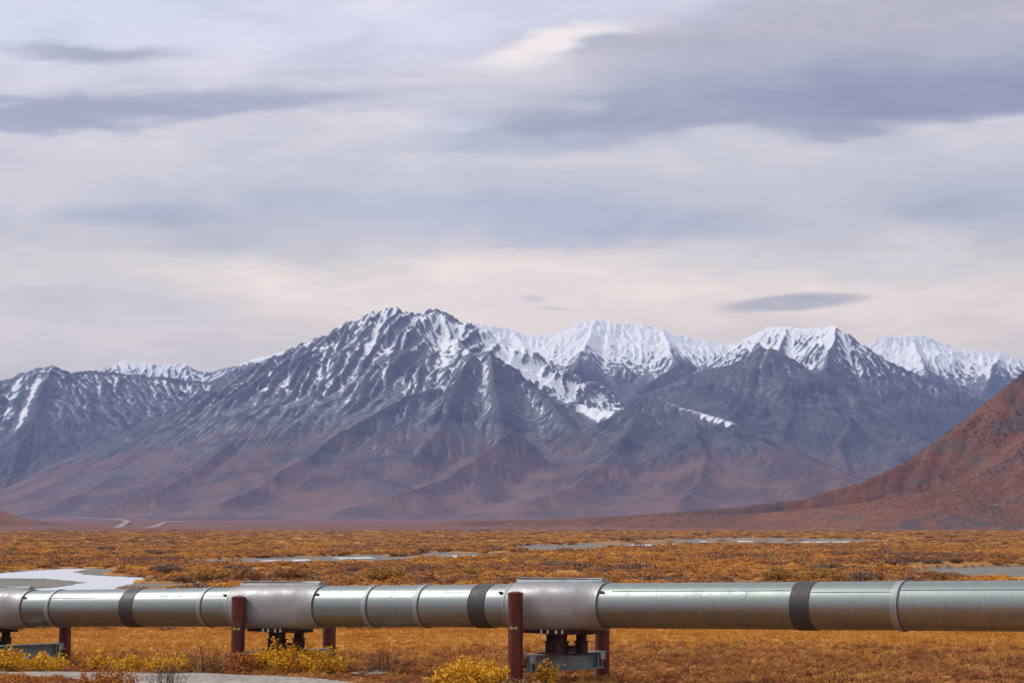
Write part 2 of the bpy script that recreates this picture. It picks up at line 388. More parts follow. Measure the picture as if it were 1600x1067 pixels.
terrain('mountain_face', front, -3300, 1750, 5000, 10300, 7.0, 11, m_main, (660, 370, .62), rib=(95, 22), rough=16, chute=(115, 52, .28), drops=900000,
        sfun=lambda X, Y, H: -.55 * sstep(X + .35 * (Y - 8000), 150, 500) * sstep(-Y, -8700, -8500) + .25 * sstep(Y, 8750, 9000) * sstep(X, -420, 0) + .95 * sstep(Y, 8540, 8680) * sstep(X, -190, -90),
        patches=[(80, 2.2, (813, 598, 8790), (850, 614, 8660), (905, 632, 8460), (949, 641, 8280)), (20, 2.2, (1030, 624, 7885), (1070, 640, 7785), (1103, 648, 7685), (1145, 659, 7590))],
        label='snow dusted rocky main mountain with its dark pyramid spur')
left = [
 [.55, (-160, 640, 9700), (-60, 618, 9700), (0, 598, 9700), (38, 584, 9700), (58, 578, 9700), (78, 574, 9700), (92, 580, 9700), (112, 584, 9750), (150, 582, 9850), (190, 586, 9950), (240, 590, 10050), (330, 600, 10150), (420, 600, 10200)],
 [.7, *face(800, 9700, .55, 50, (78, 580), (50, 650), (20, 730), (-10, 780))],
 [.7, *face(770, 9950, .55, 50, (190, 590), (170, 660), (120, 730), (60, 785))],
]
terrain('mountain_range', left, -3600, -900, 6900, 10900, 8.0, 23, m_far, (640, 330, .3), rib=(120, 30), rough=30, drops=450000, patches=[(16, 1.3, (62, 598, 9560), (40, 630, 9250), (21, 655, 9000)), (14, 1.1, (28, 605, 9600), (12, 640, 9250), (2, 655, 9100))],
        label='blue hazed range left of the main mountain with thin snow gullies')
leftback = [[.6, (120, 600, 12000), (162, 582, 12000), (180, 570, 12000), (198, 563, 12000), (215, 569, 12000), (262, 571, 12000), (288, 570, 12000), (312, 580, 12000), (330, 583, 12000), (348, 579, 12000),
     (372, 572, 11800), (400, 562, 11600), (425, 556, 11500), (455, 548, 11400)]]
terrain('snowy_peak', leftback, -2900, -1100, 10900, 13000, 9.0, 31, m_far, (780, 150, .3), rib=(100, 28), rough=22, drops=200000,
        label='white snow cap behind the left range')
mid = [
 [.6, (960, 642, 9700), (1000, 622, 9800), (1040, 603, 9800), (1072, 588, 9800), (1110, 580, 9700), (1152, 570, 9500), (1172, 556, 9300), (1190, 544, 9200), (1203, 550, 9200), (1211, 547, 9150), (1228, 566, 9100), (1252, 588, 9050),
  (1300, 622, 8900), (1350, 650, 8700), (1400, 674, 8500), (1452, 690, 8300), (1500, 712, 8000)],
 [.8, *face(830, 9200, .6, 45, (1190, 550), (1165, 620), (1120, 680), (1080, 740))],
 [.8, *face(800, 9150, .6, 60, (1225, 575), (1240, 640), (1215, 700), (1200, 760))],
 [.8, *face(600, 8850, .55, 45, (1330, 650), (1310, 690), (1330, 740))],
]
terrain('rocky_peak', mid, 100, 2700, 7000, 10500, 7.5, 41, m_main, (800, 330, -.5), rib=(110, 26), rough=26, drops=450000,
        label='dark rocky horn with brown slopes right of the main mountain')
farc = [
 [.62, (700, 500, 12300), (762, 509, 12300), (800, 518, 12300), (830, 525, 12300), (862, 523, 12300), (885, 516, 12300), (905, 506, 12300), (930, 500, 12300), (962, 507, 12300), (1002, 507, 12300), (1032, 514, 12300),
  (1052, 523, 12300), (1100, 533, 12300), (1135, 541, 12300), (1175, 535, 12300)],
 [.8, (930, 500, 12300), (905, 560, 11600), (890, 600, 11100)],
 [.8, (800, 518, 12300), (850, 580, 11500), (880, 605, 11100)],
 [.8, (1032, 514, 12300), (1060, 570, 11500), (1000, 610, 11000)],
]
terrain('snow_ridge', farc, -900, 2100, 10400, 13300, 8.5, 53, m_far, (900, 110, .3), rib=(100, 30), rough=26, drops=300000,
        label='bright snow ridge behind the saddle between the two rocky peaks')
farr = [
 [.75, (1095, 575, 11600), (1135, 550, 11500), (1165, 530, 11400), (1200, 514, 11300), (1226, 511, 11200), (1252, 516, 11100), (1288, 513, 11000), (1306, 512, 10900), (1330, 528, 10900), (1357, 547, 10900),
  (1390, 566, 10800), (1425, 582, 10800), (1470, 600, 10700), (1520, 622, 10600), (1600, 650, 10500)],
 [.9, (1306, 512, 10900), (1290, 580, 10300), (1330, 640, 9700)],
 [.9, (1226, 511, 11200), (1215, 560, 10700)],
 [.6, (1340, 650, 9900), (1372, 622, 9900), (1400, 612, 9900), (1432, 611, 9900), (1480, 628, 9900), (1525, 655, 9900)],
]
terrain('snowy_peak', farr, 900, 3200, 9300, 12100, 8.0, 67, m_far, (830, 170, .55), rib=(100, 28), rough=22, drops=250000,
        label='white pointed peak right of the dark rocky horn')
farrr = [
 [.65, (1300, 590, 13600), (1350, 545, 13600), (1365, 534, 13600), (1382, 527, 13600), (1400, 529, 13600), (1424, 524, 13600), (1440, 525, 13600), (1462, 535, 13600), (1478, 538, 13600), (1492, 549, 13600), (1530, 548, 13600), (1562, 552, 13600),
  (1600, 563, 13600), (1680, 575, 13600)],
 [.8, (1424, 524, 13600), (1450, 590, 12800), (1500, 640, 12200)], [.8, (1562, 552, 13600), (1540, 610, 12800)],
]
terrain('snow_ridge', farrr, 2000, 4300, 11900, 14700, 9.0, 71, m_far, (930, 130, .3), rib=(100, 36), rough=34, drops=250000,
        label='rugged far snow ridge at the right above the orange hill')
hill = [
 [.75, (2050, 420, 3300), (1820, 470, 3150), (1700, 516, 3050), (1600, 577, 2950), (1560, 605, 2920), (1500, 656, 2880), (1450, 692, 2850), (1400, 720, 2830), (1340, 748, 2800), (1260, 772, 2800), (1150, 789, 2800), (1000, 802, 2850), (880, 811, 2950), (700, 818, 3100)],
 [.34, (1900, 690, 2560), (1700, 722, 2520), (1600, 735, 2500), (1500, 752, 2470), (1400, 772, 2450), (1300, 788, 2450), (1150, 802, 2500), (1000, 811, 2550)],
 [.6, (1750, 560, 2850), (1660, 660, 2640), (1600, 730, 2480)],
]
terrain('hillside', hill, -700, 1900, 1650, 4100, 4.5, 83, m_hill, (5000, 300, 0), rib=(70, 5), rough=5, drops=350000, warp=25, keep_g=False, Lmax=22.0, steps=100,
        label='rust and orange tundra hillside rising at the right')
lefthill = [[.35, (-260, 740, 3500), (-120, 770, 3300), (0, 789, 3200), (50, 806, 3150), (100, 817, 3100), (150, 822, 3050)]]
terrain('foothill', lefthill, -1700, -500, 2300, 4200, 6.0, 91, m_hill, (5000, 300, 0), rib=(60, 3), rough=3, drops=60000, warp=20, keep_g=False, Lmax=12.0, steps=60,
        label='low brown foothill at the left end of the plain')

# ------------------------------------------------------------------ river, bars, ground
def inpoly(X, Y, poly):
    ins = np.zeros(X.shape, bool); n = len(poly)
    for i in range(n):
        x1, y1 = poly[i]; x2, y2 = poly[(i + 1) % n]
        c = ((y1 > Y) != (y2 > Y)) & (X < (x2 - x1) * (Y - y1) / (y2 - y1 + 1e-12) + x1)
        ins ^= c
    return ins
ZW = -1.05                      # level of the water
def gp(pts, z=ZW): return [tuple(G(a, b, z)[:2]) for a, b in pts]
river = gp([(-60, 896), (0, 895), (60, 890), (100, 888), (140, 888), (175, 890), (160, 896), (190, 900), (222, 902), (232, 910), (218, 919), (190, 935), (60, 940), (-60, 940)])
bars = [gp([(-60, 905), (10, 903), (70, 904), (110, 907), (128, 910), (105, 915), (80, 918), (20, 920), (-60, 921)]),
        gp([(115, 893), (140, 889), (178, 888), (200, 894), (166, 899), (140, 898)]),
        gp([(186, 916), (215, 912), (300, 911), (345, 914), (300, 921), (180, 921)])]
braid = gp([(285, 876), (330, 874), (390, 872), (450, 870.5), (540, 868), (620, 866), (700, 862), (760, 858), (820, 852), (870, 850), (930, 847), (1010, 844), (1080, 842), (1170, 840), (1300, 842), (1380, 845),
            (1380, 850), (1240, 852), (1120, 853), (1040, 857), (960, 861), (900, 864), (840, 866), (780, 871), (690, 875), (600, 879), (500, 882), (400, 882), (320, 881)])
waters = [gp([(400, 876.5), (430, 874.5), (480, 873.5), (485, 875.5), (440, 878)]), gp([(525, 871), (580, 870), (590, 872), (530, 873.5)]),
          gp([(700, 868), (735, 866.5), (740, 868.5), (710, 870)]), gp([(870, 858), (930, 856.5), (1000, 854), (1005, 856), (940, 859.5), (885, 861)]),
          gp([(950, 852.5), (1020, 850), (1080, 848.5), (1080, 850), (1010, 852.5), (950, 854.5)]), gp([(1090, 845), (1170, 844), (1180, 846), (1100, 847)]),
          gp([(1250, 846), (1330, 845.5), (1330, 847), (1255, 847.5)]), gp([(1210, 845), (1235, 844.2), (1240, 845.6)])]
bar_right = gp([(1400, 893), (1450, 889), (1520, 886), (1700, 884), (1900, 884), (1900, 909), (1560, 909), (1440, 903)])
bar_r2 = gp([(1280, 889.5), (1400, 886.5), (1480, 883), (1530, 882), (1520, 885), (1440, 888.5), (1360, 891.5), (1290, 892)])
track = [(-40, 1042), (60, 1041.5), (170, 1044), (260, 1047), (340, 1049), (420, 1054), (480, 1060), (540, 1067.5), (640, 1085), (660, 1110), (200, 1110), (180, 1074), (120, 1063), (60, 1057), (0, 1053), (-60, 1052), (-300, 1050), (-300, 1040)]
track_poly = [tuple(G(a, b, -.0)[:2]) for a, b in track]
patch = [tuple(G(a, b, 0)[:2]) for a, b in [(545, 1053), (590, 1048), (612, 1050), (605, 1054), (570, 1057)]]

trow = 1.0 / np.linspace(1 / 52., 1 / 6200., 900)
rows = np.concatenate([[-16000, -4000, -1200, -400, -120, 0, 25, 42], trow, [9000, 16000]])
tcen = np.linspace(-.36, .36, 1000); tg = .36 * 1.9 ** np.arange(1, 9)
tcol_ = np.concatenate([-tg[::-1], tcen, tg])
TT, YY = np.meshgrid(tcol_, rows); W = np.maximum(np.abs(YY), 50.); XX = np.clip(TT * W, -16500 - 30 * np.abs(TT), 16500 + 30 * np.abs(TT))
pix = W / 1920.0                                                   # metres per render pixel there
def low(X, Y):
    """0..1, inside the river bed"""
    a = inpoly(X, Y, river) | (inpoly(X, Y, braid) & (fbm(X / 30, Y / 70, 421, 4) < .30)) | inpoly(X, Y, bar_right) | inpoly(X, Y, bar_r2)
    for b_ in bars: a |= inpoly(X, Y, b_)
    return a.astype(float)
jx = XX + .8 * perlin(XX / 2.5, YY / 2.5, 401) + 2 * perlin(XX / 9, YY / 14, 402) * (YY > 120); jy = YY + (1.2 * perlin(XX / 3, YY / 3, 403)) * (YY > 120)
LOW = low(jx, jy)
TR = inpoly(XX + .25 * perlin(XX / 1.2, YY / 1.2, 404), YY + .5 * perlin(XX / 1.3, YY / 1.3, 405), track_poly).astype(float)
ZG = base_g(XX, YY)
fade = 1 - sstep(YY, 900, 2500)
ZG += (1 - LOW) * fade * (YY > 40) * (.10 * fbm(XX / 2.2, YY / 2.2, 410, 4) * (1 - TR) + .10 * sstep(YY, 110, 200) * fbm(XX / 9, YY / 12, 411, 4) + .15 * sstep(YY, 300, 600) * fbm(XX / 40, YY / 60, 412, 3))
ZG = ZG * (1 - LOW) + LOW * (ZW - .12 + .0 * XX)
ZG -= TR * .0
groundmat, t, b = mat('tundra_ground')
geo = t.new('ShaderNodeNewGeometry'); pos = geo.outputs['Position']; x, y, z = t.sep(pos)
n1 = t.noise(pos, .9, 6, .62); n2 = t.noise(pos, .16, 5, .6); n3 = t.noise(pos, .03, 5, .6); n4 = t.noise(pos, 6.0, 4, .6); n5 = t.noise(pos, .006, 5, .6)
gold = t.mix(t.mr(n1, .35, .65), (.38, .16, .025), (.52, .24, .045))
heath = t.mix(t.mr(n1, .35, .62), (.26, .10, .045), (.42, .17, .055))
heath = t.mix(t.mr(n2, .56, .68, 0, .6), heath, (.30, .055, .03))
band = t.m('ADD', y, t.m('MULTIPLY', t.m('SUBTRACT', n2, .5), 18))
near = t.mix(t.mr(band, 76, 84), heath, gold)
midc = t.mix(t.mr(n2, .38, .6), (.34, .155, .045), (.50, .23, .05)); midc = t.mix(t.mr(n3, .5, .66, 0, .7), midc, (.15, .085, .05))
c1 = t.mix(t.mr(y, 120, 190), near, midc)
farc_ = t.mix(t.mr(n5, .4, .62), (.20, .075, .052), (.19, .105, .065)); farc_ = t.mix(t.mr(t.noise(t.vm('MULTIPLY', pos, (1, .25, 1)), .012, 7, .65), .45, .62, 0, .8), farc_, (.13, .07, .055))
yy_ = t.m('ADD', y, t.m('ADD', t.m('MULTIPLY', t.m('SUBTRACT', n5, .5), 500), t.m('MULTIPLY', t.m('SUBTRACT', n3, .5), 300)))
c1 = t.mix(t.mr(yy_, 1650, 2000), c1, farc_)
c1 = t.mix(t.mr(n4, .45, .75, 0, .35), c1, (.09, .045, .02))
lo = t.attr('low').outputs['Fac']; c1 = t.mix(lo, c1, (.16, .145, .13))
t.put(b.inputs['Base Color'], c1); b.inputs['Roughness'].default_value = .95; b.inputs['Specular IOR Level'].default_value = .1
bn = t.new('ShaderNodeBump'); bn.inputs['Strength'].default_value = .7; bn.inputs['Distance'].default_value = .12
t.put(bn.inputs['Height'], t.m('ADD', n1, t.m('MULTIPLY', n4, .4))); t.l.new(bn.outputs[0], b.inputs['Normal'])
me = npmesh('ground', np.stack([XX, YY, ZG], -1).reshape(-1, 3), gridfaces(*XX.shape), True, {'low': LOW})
tag(link('ground', me, groundmat), None, None, None, 'structure')

def sheet(name, poly, z, m, res=None, label=None, jitter=.0, seed=0, zfun=None):
    """a filled outline with an irregular edge"""
    pts = []
    rs = random.Random(seed)
    n = len(poly)
    for i in range(n):
        a, b_ = poly[i], poly[(i + 1) % n]; L = math.dist(a, b_); k = max(1, int(L / (res or 3)))
        for j in range(k):
            q = j / k; x_ = a[0] + (b_[0] - a[0]) * q; y_ = a[1] + (b_[1] - a[1]) * q
            pts.append((x_ + rs.uniform(-jitter, jitter) * .4, y_ + rs.uniform(-jitter, jitter)))
    bm = bmesh.new(); vs = [bm.verts.new((p[0], p[1], z)) for p in pts]
    f = bm.faces.new(vs); bmesh.ops.triangulate(bm, faces=[f])
    if zfun:
        bmesh.ops.subdivide_edges(bm, edges=bm.edges, cuts=3, use_grid_fill=False)
        for v in bm.verts: v.co.z = zfun(v.co.x, v.co.y)
    me = bpy.data.meshes.new(name); bm.to_mesh(me); bm.free()
    for p_ in me.polygons:
        if p_.normal.z < 0: me.flip_normals(); break
    o = link(name, me, m); tag(o, label, None, None, 'structure'); return o
water, t, b = mat('river_water')
b.inputs['Base Color'].default_value = (.62, .64, .68, 1); b.inputs['Roughness'].default_value = .3; b.inputs['IOR'].default_value = 1.33
geo = t.new('ShaderNodeNewGeometry')
bn = t.new('ShaderNodeBump'); bn.inputs['Strength'].default_value = .3; bn.inputs['Distance'].default_value = .03
t.put(bn.inputs['Height'], t.noise(geo.outputs['Position'], 1.3, 5, .6)); t.l.new(bn.outputs[0], b.inputs['Normal'])
def gravel_mat(name, a, b_, dk, fs):
    m, t, b = mat(name); geo = t.new('ShaderNodeNewGeometry'); pos = geo.outputs['Position']
    c1 = t.mix(t.mr(t.noise(pos, fs, 6, .75), .38, .62), a, b_)
    c1 = t.mix(t.mr(t.noise(pos, .35, 6, .65), .48, .66, 0, .75), c1, dk)
    t.put(b.inputs['Base Color'], c1); b.inputs['Roughness'].default_value = .95
    bn = t.new('ShaderNodeBump'); bn.inputs['Strength'].default_value = .9; bn.inputs['Distance'].default_value = .06
    t.put(bn.inputs['Height'], t.noise(pos, fs * .8, 5, .7)); t.l.new(bn.outputs[0], b.inputs['Normal'])
    return m
gravel = gravel_mat('river_gravel', (.13, .115, .095), (.23, .205, .175), (.085, .075, .06), 3)
trackg = gravel_mat('track_gravel', (.20, .175, .15), (.44, .39, .34), (.17, .135, .11), 3.5)
sheet('river', river, ZW, water, 2.5, 'pale river bend above the pipe at the left', 1.0, 1)
for i, b_ in enumerate(bars): sheet('gravel_bar', b_, ZW + .03, gravel, 2.0, None, .8, 10 + i)
sheet('gravel_bar', braid, ZW + .008, gravel, 8, 'grey braided gravel bed across the plain', 4, 20)
for i, b_ in enumerate(waters): sheet('river', b_, ZW + .03, water, 5, None, 1.5, 30 + i)
sheet('gravel_bar', bar_right, ZW + .012, gravel, 2.5, None, 1.0, 50)
sheet('gravel_bar', bar_r2, ZW + .02, gravel, 2.5, None, 1.0, 51)

# gravel track in the foreground left, a low raised bed
def grd(x_, y_):
    return float(base_g(np.array(x_), np.array(y_)))
o = sheet('track', track_poly, 0, trackg, .5, 'pale gravel service track at the bottom left', .12, 60, zfun=lambda a, c: grd(a, c) + .05 + .015 * math.sin(a * 3 + c * 2))
sheet('gravel_patch', patch, .06, trackg, .3, None, .08, 61)
# far gravel road along the foot of the left slopes

def ribbon(name, pts, wd, hgt, m, label):
    """a raised bed through (px, py, Y) points"""
    V = []; F = []
    q = [P(*p) for p in pts]
    for i, c in enumerate(q):
        d = (q[min(i + 1, len(q) - 1)] - q[max(i - 1, 0)]); n_ = Vector((-d.y, d.x, 0)).normalized() * wd / 2
        dn = Vector((0, 0, hgt))
        V += [c - n_, c + n_, c + n_ * 1.6 - dn, c - n_ * 1.6 - dn]
        if i:
            a = 4 * (i - 1)
            for j in range(4): k = (j + 1) % 4; F.append((a + j, a + 4 + j, a + 4 + k, a + k))
    F += [(0, 1, 2, 3), tuple(len(V) - 4 + j for j in (3, 2, 1, 0))]
    me = bpy.data.meshes.new(name); me.from_pydata([tuple(v) for v in V], [], F); me.update()
    return tag(link(name, me, m), label, None, None, 'structure')
pale, t, b = mat('road_gravel')
geo = t.new('ShaderNodeNewGeometry')
t.put(b.inputs['Base Color'], t.mix(t.noise(geo.outputs['Position'], .05, 3), (.22, .19, .17), (.30, .26, .23))); b.inputs['Roughness'].default_value = .95
ribbon('road', [(-40, 829.5, 2150), (40, 829.2, 2200), (95, 829.2, 2250), (140, 828.2, 2330), (172, 826.8, 2450), (184, 823, 2700), (192, 818, 3300), (200, 813.5, 4200), (192, 811, 4600), (165, 810, 4900), (120, 808.5, 5100)], 8, 1.0, pale, 'pale road bending at the foot of the left slopes')
ribbon('road', [(205, 826, 2450), (238, 822.5, 2750), (248, 819, 3300), (258, 815, 4100), (285, 814.5, 4300)], 7, .9, pale, 'short pale road stretch right of the road bend')

# ------------------------------------------------------------------ pipeline
DIA = 1.41
def hpx(px): return 56.5 + .0149 * (px - 100)
def cpl(px):
    yc = np.interp(px, [-300, 100, 345, 520, 700, 980, 1250, 1600, 2000], [953, 950, 948.2, 946.5, 945.6, 946, 945.5, 946.3, 947.5])
    return P(px, yc, FPX * DIA / hpx(px))
S0 = cpl(873); _d = cpl(1600) - cpl(40); _d.z = 0; TD = _d.normalized(); ND = Vector((TD.y, -TD.x, 0))     # along the pipe, and toward the camera
if ND.y > 0: ND = -ND
def s_of(px): q = cpl(px) - S0; return q.x * TD.x + q.y * TD.y
KN = [(s_of(p), cpl(p).z) for p in (-300, 40, 443, 873, 1600, 2000)]
def zc(s): return float(np.interp(s, [k[0] for k in KN], [k[1] for k in KN]))
def at(s, n=0, z=0):
    q = S0 + TD * s + ND * n; return Vector((q.x, q.y, zc(s) + z))
def sweep(name, secs, m, parent, nseg=64, smooth=True):
    """secs: list of (s, function angle -> (n, z))"""
    V = []
    for s, fn in secs:
        for i in range(nseg):
            a = 2 * math.pi * i / nseg; n_, z_ = fn(a); V.append(tuple(at(s, n_, z_)))
    F = []
    for j in range(len(secs) - 1):
        for i in range(nseg): k = (i + 1) % nseg; F.append((j * nseg + i, j * nseg + k, (j + 1) * nseg + k, (j + 1) * nseg + i))
    F.append(tuple(range(nseg - 1, -1, -1))); F.append(tuple((len(secs) - 1) * nseg + i for i in range(nseg)))
    me = bpy.data.meshes.new(name); me.from_pydata(V, [], F); me.update()
    bm = bmesh.new(); bm.from_mesh(me); bmesh.ops.recalc_face_normals(bm, faces=bm.faces); bm.to_mesh(me); bm.free()
    for p_ in me.polygons: p_.use_smooth = smooth and len(p_.vertices) == 4
    try: me.set_sharp_from_angle(angle=math.radians(25))
    except Exception: pass
    return link(name, me, m, parent)
def circ(r): return lambda a: (r * math.cos(a), r * math.sin(a))

def metal(name, col, rough, metallic=.85, streak=.25, dirt=(.12, .10, .08)):
    m, t, b = mat(name); geo = t.new('ShaderNodeNewGeometry'); pos = geo.outputs['Position']
    n1 = t.noise(pos, 2.2, 6, .6); n2 = t.noise(t.vm('MULTIPLY', pos, (9, 9, .7)), 1.0, 4, .6); n3 = t.noise(pos, 30, 3, .6)
    c1 = t.mix(t.mr(n1, .35, .7, 0, .55), col, tuple(v * .72 for v in col))
    c1 = t.mix(t.mr(n2, .56, .72, 0, streak), c1, dirt)
    t.put(b.inputs['Base Color'], c1); b.inputs['Metallic'].default_value = metallic
    t.put(b.inputs['Roughness'], t.mr(n1, .3, .7, rough - .06, rough + .12, False))
    bn = t.new('ShaderNodeBump'); bn.inputs['Strength'].default_value = .12; bn.inputs['Distance'].default_value = .01
    t.put(bn.inputs['Height'], t.m('ADD', t.noise(pos, 1.5, 3, .5), t.m('MULTIPLY', n3, .15))); t.l.new(bn.outputs[0], b.inputs['Normal'])
    return m
m_clad = metal('galvanised_cladding', (.29, .33, .315), .38, .9)
m_clad_low = metal('galvanised_underside', (.30, .30, .29), .38)
m_ring = metal('band_metal', (.36, .385, .38), .5, .55)
m_dark = metal('dark_wrap', (.055, .05, .052), .55, .1, .1, (.10, .08, .07))
m_shroud = metal('shroud_metal', (.345, .34, .345), .5, .5, .3)
m_seam = metal('seam_sealant', (.10, .105, .11), .6, .0)
m_beam = metal('galvanised_beam', (.20, .25, .25), .5, .35, .5, (.12, .12, .11))
m_white = metal('pale_pad', (.75, .73, .68), .6, 0)
def rusty(name, c0, c1, c2):
    m, t, b = mat(name); geo = t.new('ShaderNodeNewGeometry'); pos = geo.outputs['Position']
    n1 = t.noise(t.vm('MULTIPLY', pos, (1, 1, .35)), 5, 6, .65); n2 = t.noise(pos, 16, 5, .7)
    c = t.mix(t.mr(n1, .35, .65), c0, c1); c = t.mix(t.mr(n2, .58, .7, 0, .8), c, c2)
    t.put(b.inputs['Base Color'], c); t.put(b.inputs['Roughness'], t.mr(n2, .3, .7, .62, .85, False)); b.inputs['Specular IOR Level'].default_value = .3
    bn = t.new('ShaderNodeBump'); bn.inputs['Strength'].default_value = .3; bn.inputs['Distance'].default_value = .01; t.put(bn.inputs['Height'], n2); t.l.new(bn.outputs[0], b.inputs['Normal'])
    return m
m_rust = rusty('rusted_steel', (.085, .020, .014), (.135, .032, .018), (.20, .055, .02))
m_rust2 = rusty('dark_rusted_steel', (.022, .009, .008), (.05, .014, .01), (.09, .03, .015))

S_L, S_R = s_of(-420), s_of(2000)
pipeline = empty('pipeline', tuple(at(0, 0, -.9)))
tag(pipeline, 'long galvanised steel pipeline raised on rust red posts across the tundra', 'pipeline')
# children are made in world space; the empty is given its place first and the children keep theirs
def adopt(o, root):
    o.parent = root; o.matrix_parent_inverse = Matrix.Translation(-root.location); return o
R = DIA / 2
def part_sweep(name, secs, m, **k): return adopt(sweep(name, secs, m, None, **k), pipeline)
part_sweep('pipe', [(s, circ(R)) for s in np.linspace(S_L, S_R, 60)], m_clad, nseg=96)
def band(px_mid_left, px_mid_right, r, m, name):
    a, b_ = s_of(px_mid_left), s_of(px_mid_right)
    return part_sweep(name, [(a, circ(R - .02)), (a, circ(r - .006)), (a + .01, circ(r)), (b_ - .01, circ(r)), (b_, circ(r - .006)), (b_, circ(R - .02))], m)
SH = 13
for L_, R_ in ((206, 227), (749, 775), (1249, 1279)):
    o = band(L_, R_, R + .022, m_dark, 'dark_band'); o['label'] = 'dark grey wrapped band'
def ring(px):
    a = s_of(px)
    o = part_sweep('joint_band', [(a - .13, circ(R - .02)), (a - .13, circ(R + .012)), (a - .03, circ(R + .014)), (a - .02, circ(R + .034)), (a + .07, circ(R + .034)), (a + .08, circ(R + .012)), (a + .11, circ(R + .012)), (a + .11, circ(R - .02))], m_ring)
    a2 = a + .085
    q = part_sweep('joint_seam', [(a2, circ(R)), (a2, circ(R + .022)), (a2 + .025, circ(R + .022)), (a2 + .025, circ(R))], m_seam)
for px in (94, 331, 588, 668, 1412): ring(px)
# longitudinal lap seams of the cladding sheets, one strip per length of pipe
def lap(px0, px1, ang, w=.018, th=.006):
    s0, s1 = s_of(px0), s_of(px1); V = []; n = 12
    for i in range(n + 1):
        s = s0 + (s1 - s0) * i / n
        for da, rr in ((-w, R - .003), (-w, R + th), (w, R + th), (w, R - .003)):
            a = ang + da; V.append(tuple(at(s, rr * math.cos(a), rr * math.sin(a))))
    F = []
    for i in range(n):
        for j in range(4): k = (j + 1) % 4; F.append((i * 4 + j, i * 4 + k, i * 4 + 4 + k, i * 4 + 4 + j))
    F += [(3, 2, 1, 0), tuple(n * 4 + j for j in range(4))]
    me = bpy.data.meshes.new('lap_seam'); me.from_pydata(V, [], F); me.update()
    return adopt(link('lap_seam', me, m_seam), pipeline)
for p0, p1, a in ((98, 204, 35), (229, 327, 37), (336, 372, 35), (528, 584, 42), (593, 664, 41), (673, 747, 40), (970, 1247, 41), (1281, 1405, 36), (1416, 1990, 41)):
    lap(p0, p1, math.radians(a))

for px in (150, 275, 545, 628, 705, 1040, 1110, 1180, 1345, 1480, 1550):
    a = s_of(px); q = part_sweep('sheet_seam', [(a, circ(R - .01)), (a, circ(R + .004)), (a + .018, circ(R + .004)), (a + .018, circ(R - .01))], m_ring)
def sup_sec(hw, top, bot, ex):
    def fn(a):
        c, s = math.cos(a), math.sin(a)
        return (hw * math.copysign(abs(c) ** (2 / ex), c), (top if s > 0 else bot) * math.copysign(abs(s) ** (2 / ex), s))
    return fn
def box(bm, c, ax, hs):
    """box with centre c, axes ax (3 unit vectors), half sizes hs"""
    vs = []
    for i in (-1, 1):
        for j in (-1, 1):
            for k in (-1, 1): vs.append(bm.verts.new(c + ax[0] * hs[0] * i + ax[1] * hs[1] * j + ax[2] * hs[2] * k))
    for f in ((0, 1, 3, 2), (4, 6, 7, 5), (0, 4, 5, 1), (2, 3, 7, 6), (0, 2, 6, 4), (1, 5, 7, 3)): bm.faces.new([vs[i] for i in f])
def cyl(bm, a, b_, r0, r1, n=32, cap=True):
    d = (b_ - a).normalized(); u = d.orthogonal().normalized(); v = d.cross(u)
    A_ = [bm.verts.new(a + (u * math.cos(2 * math.pi * i / n) + v * math.sin(2 * math.pi * i / n)) * r0) for i in range(n)]
    B_ = [bm.verts.new(b_ + (u * math.cos(2 * math.pi * i / n) + v * math.sin(2 * math.pi * i / n)) * r1) for i in range(n)]
    for i in range(n): k = (i + 1) % n; f = bm.faces.new((A_[i], A_[k], B_[k], B_[i])); f.smooth = True
    if cap: bm.faces.new(A_[::-1]); bm.faces.new(B_)
def finish(name, bm, m, root=None, bevel=0):
    bmesh.ops.recalc_face_normals(bm, faces=bm.faces)
    me = bpy.data.meshes.new(name); bm.to_mesh(me); bm.free()
    try: me.set_sharp_from_angle(angle=math.radians(35))
    except Exception: pass
    o = link(name, me, m)
    if bevel:
        md = o.modifiers.new('b', 'BEVEL'); md.width = bevel; md.segments = 2; md.limit_method = 'ANGLE'
    return adopt(o, root) if root else o
UP = Vector((0, 0, 1))
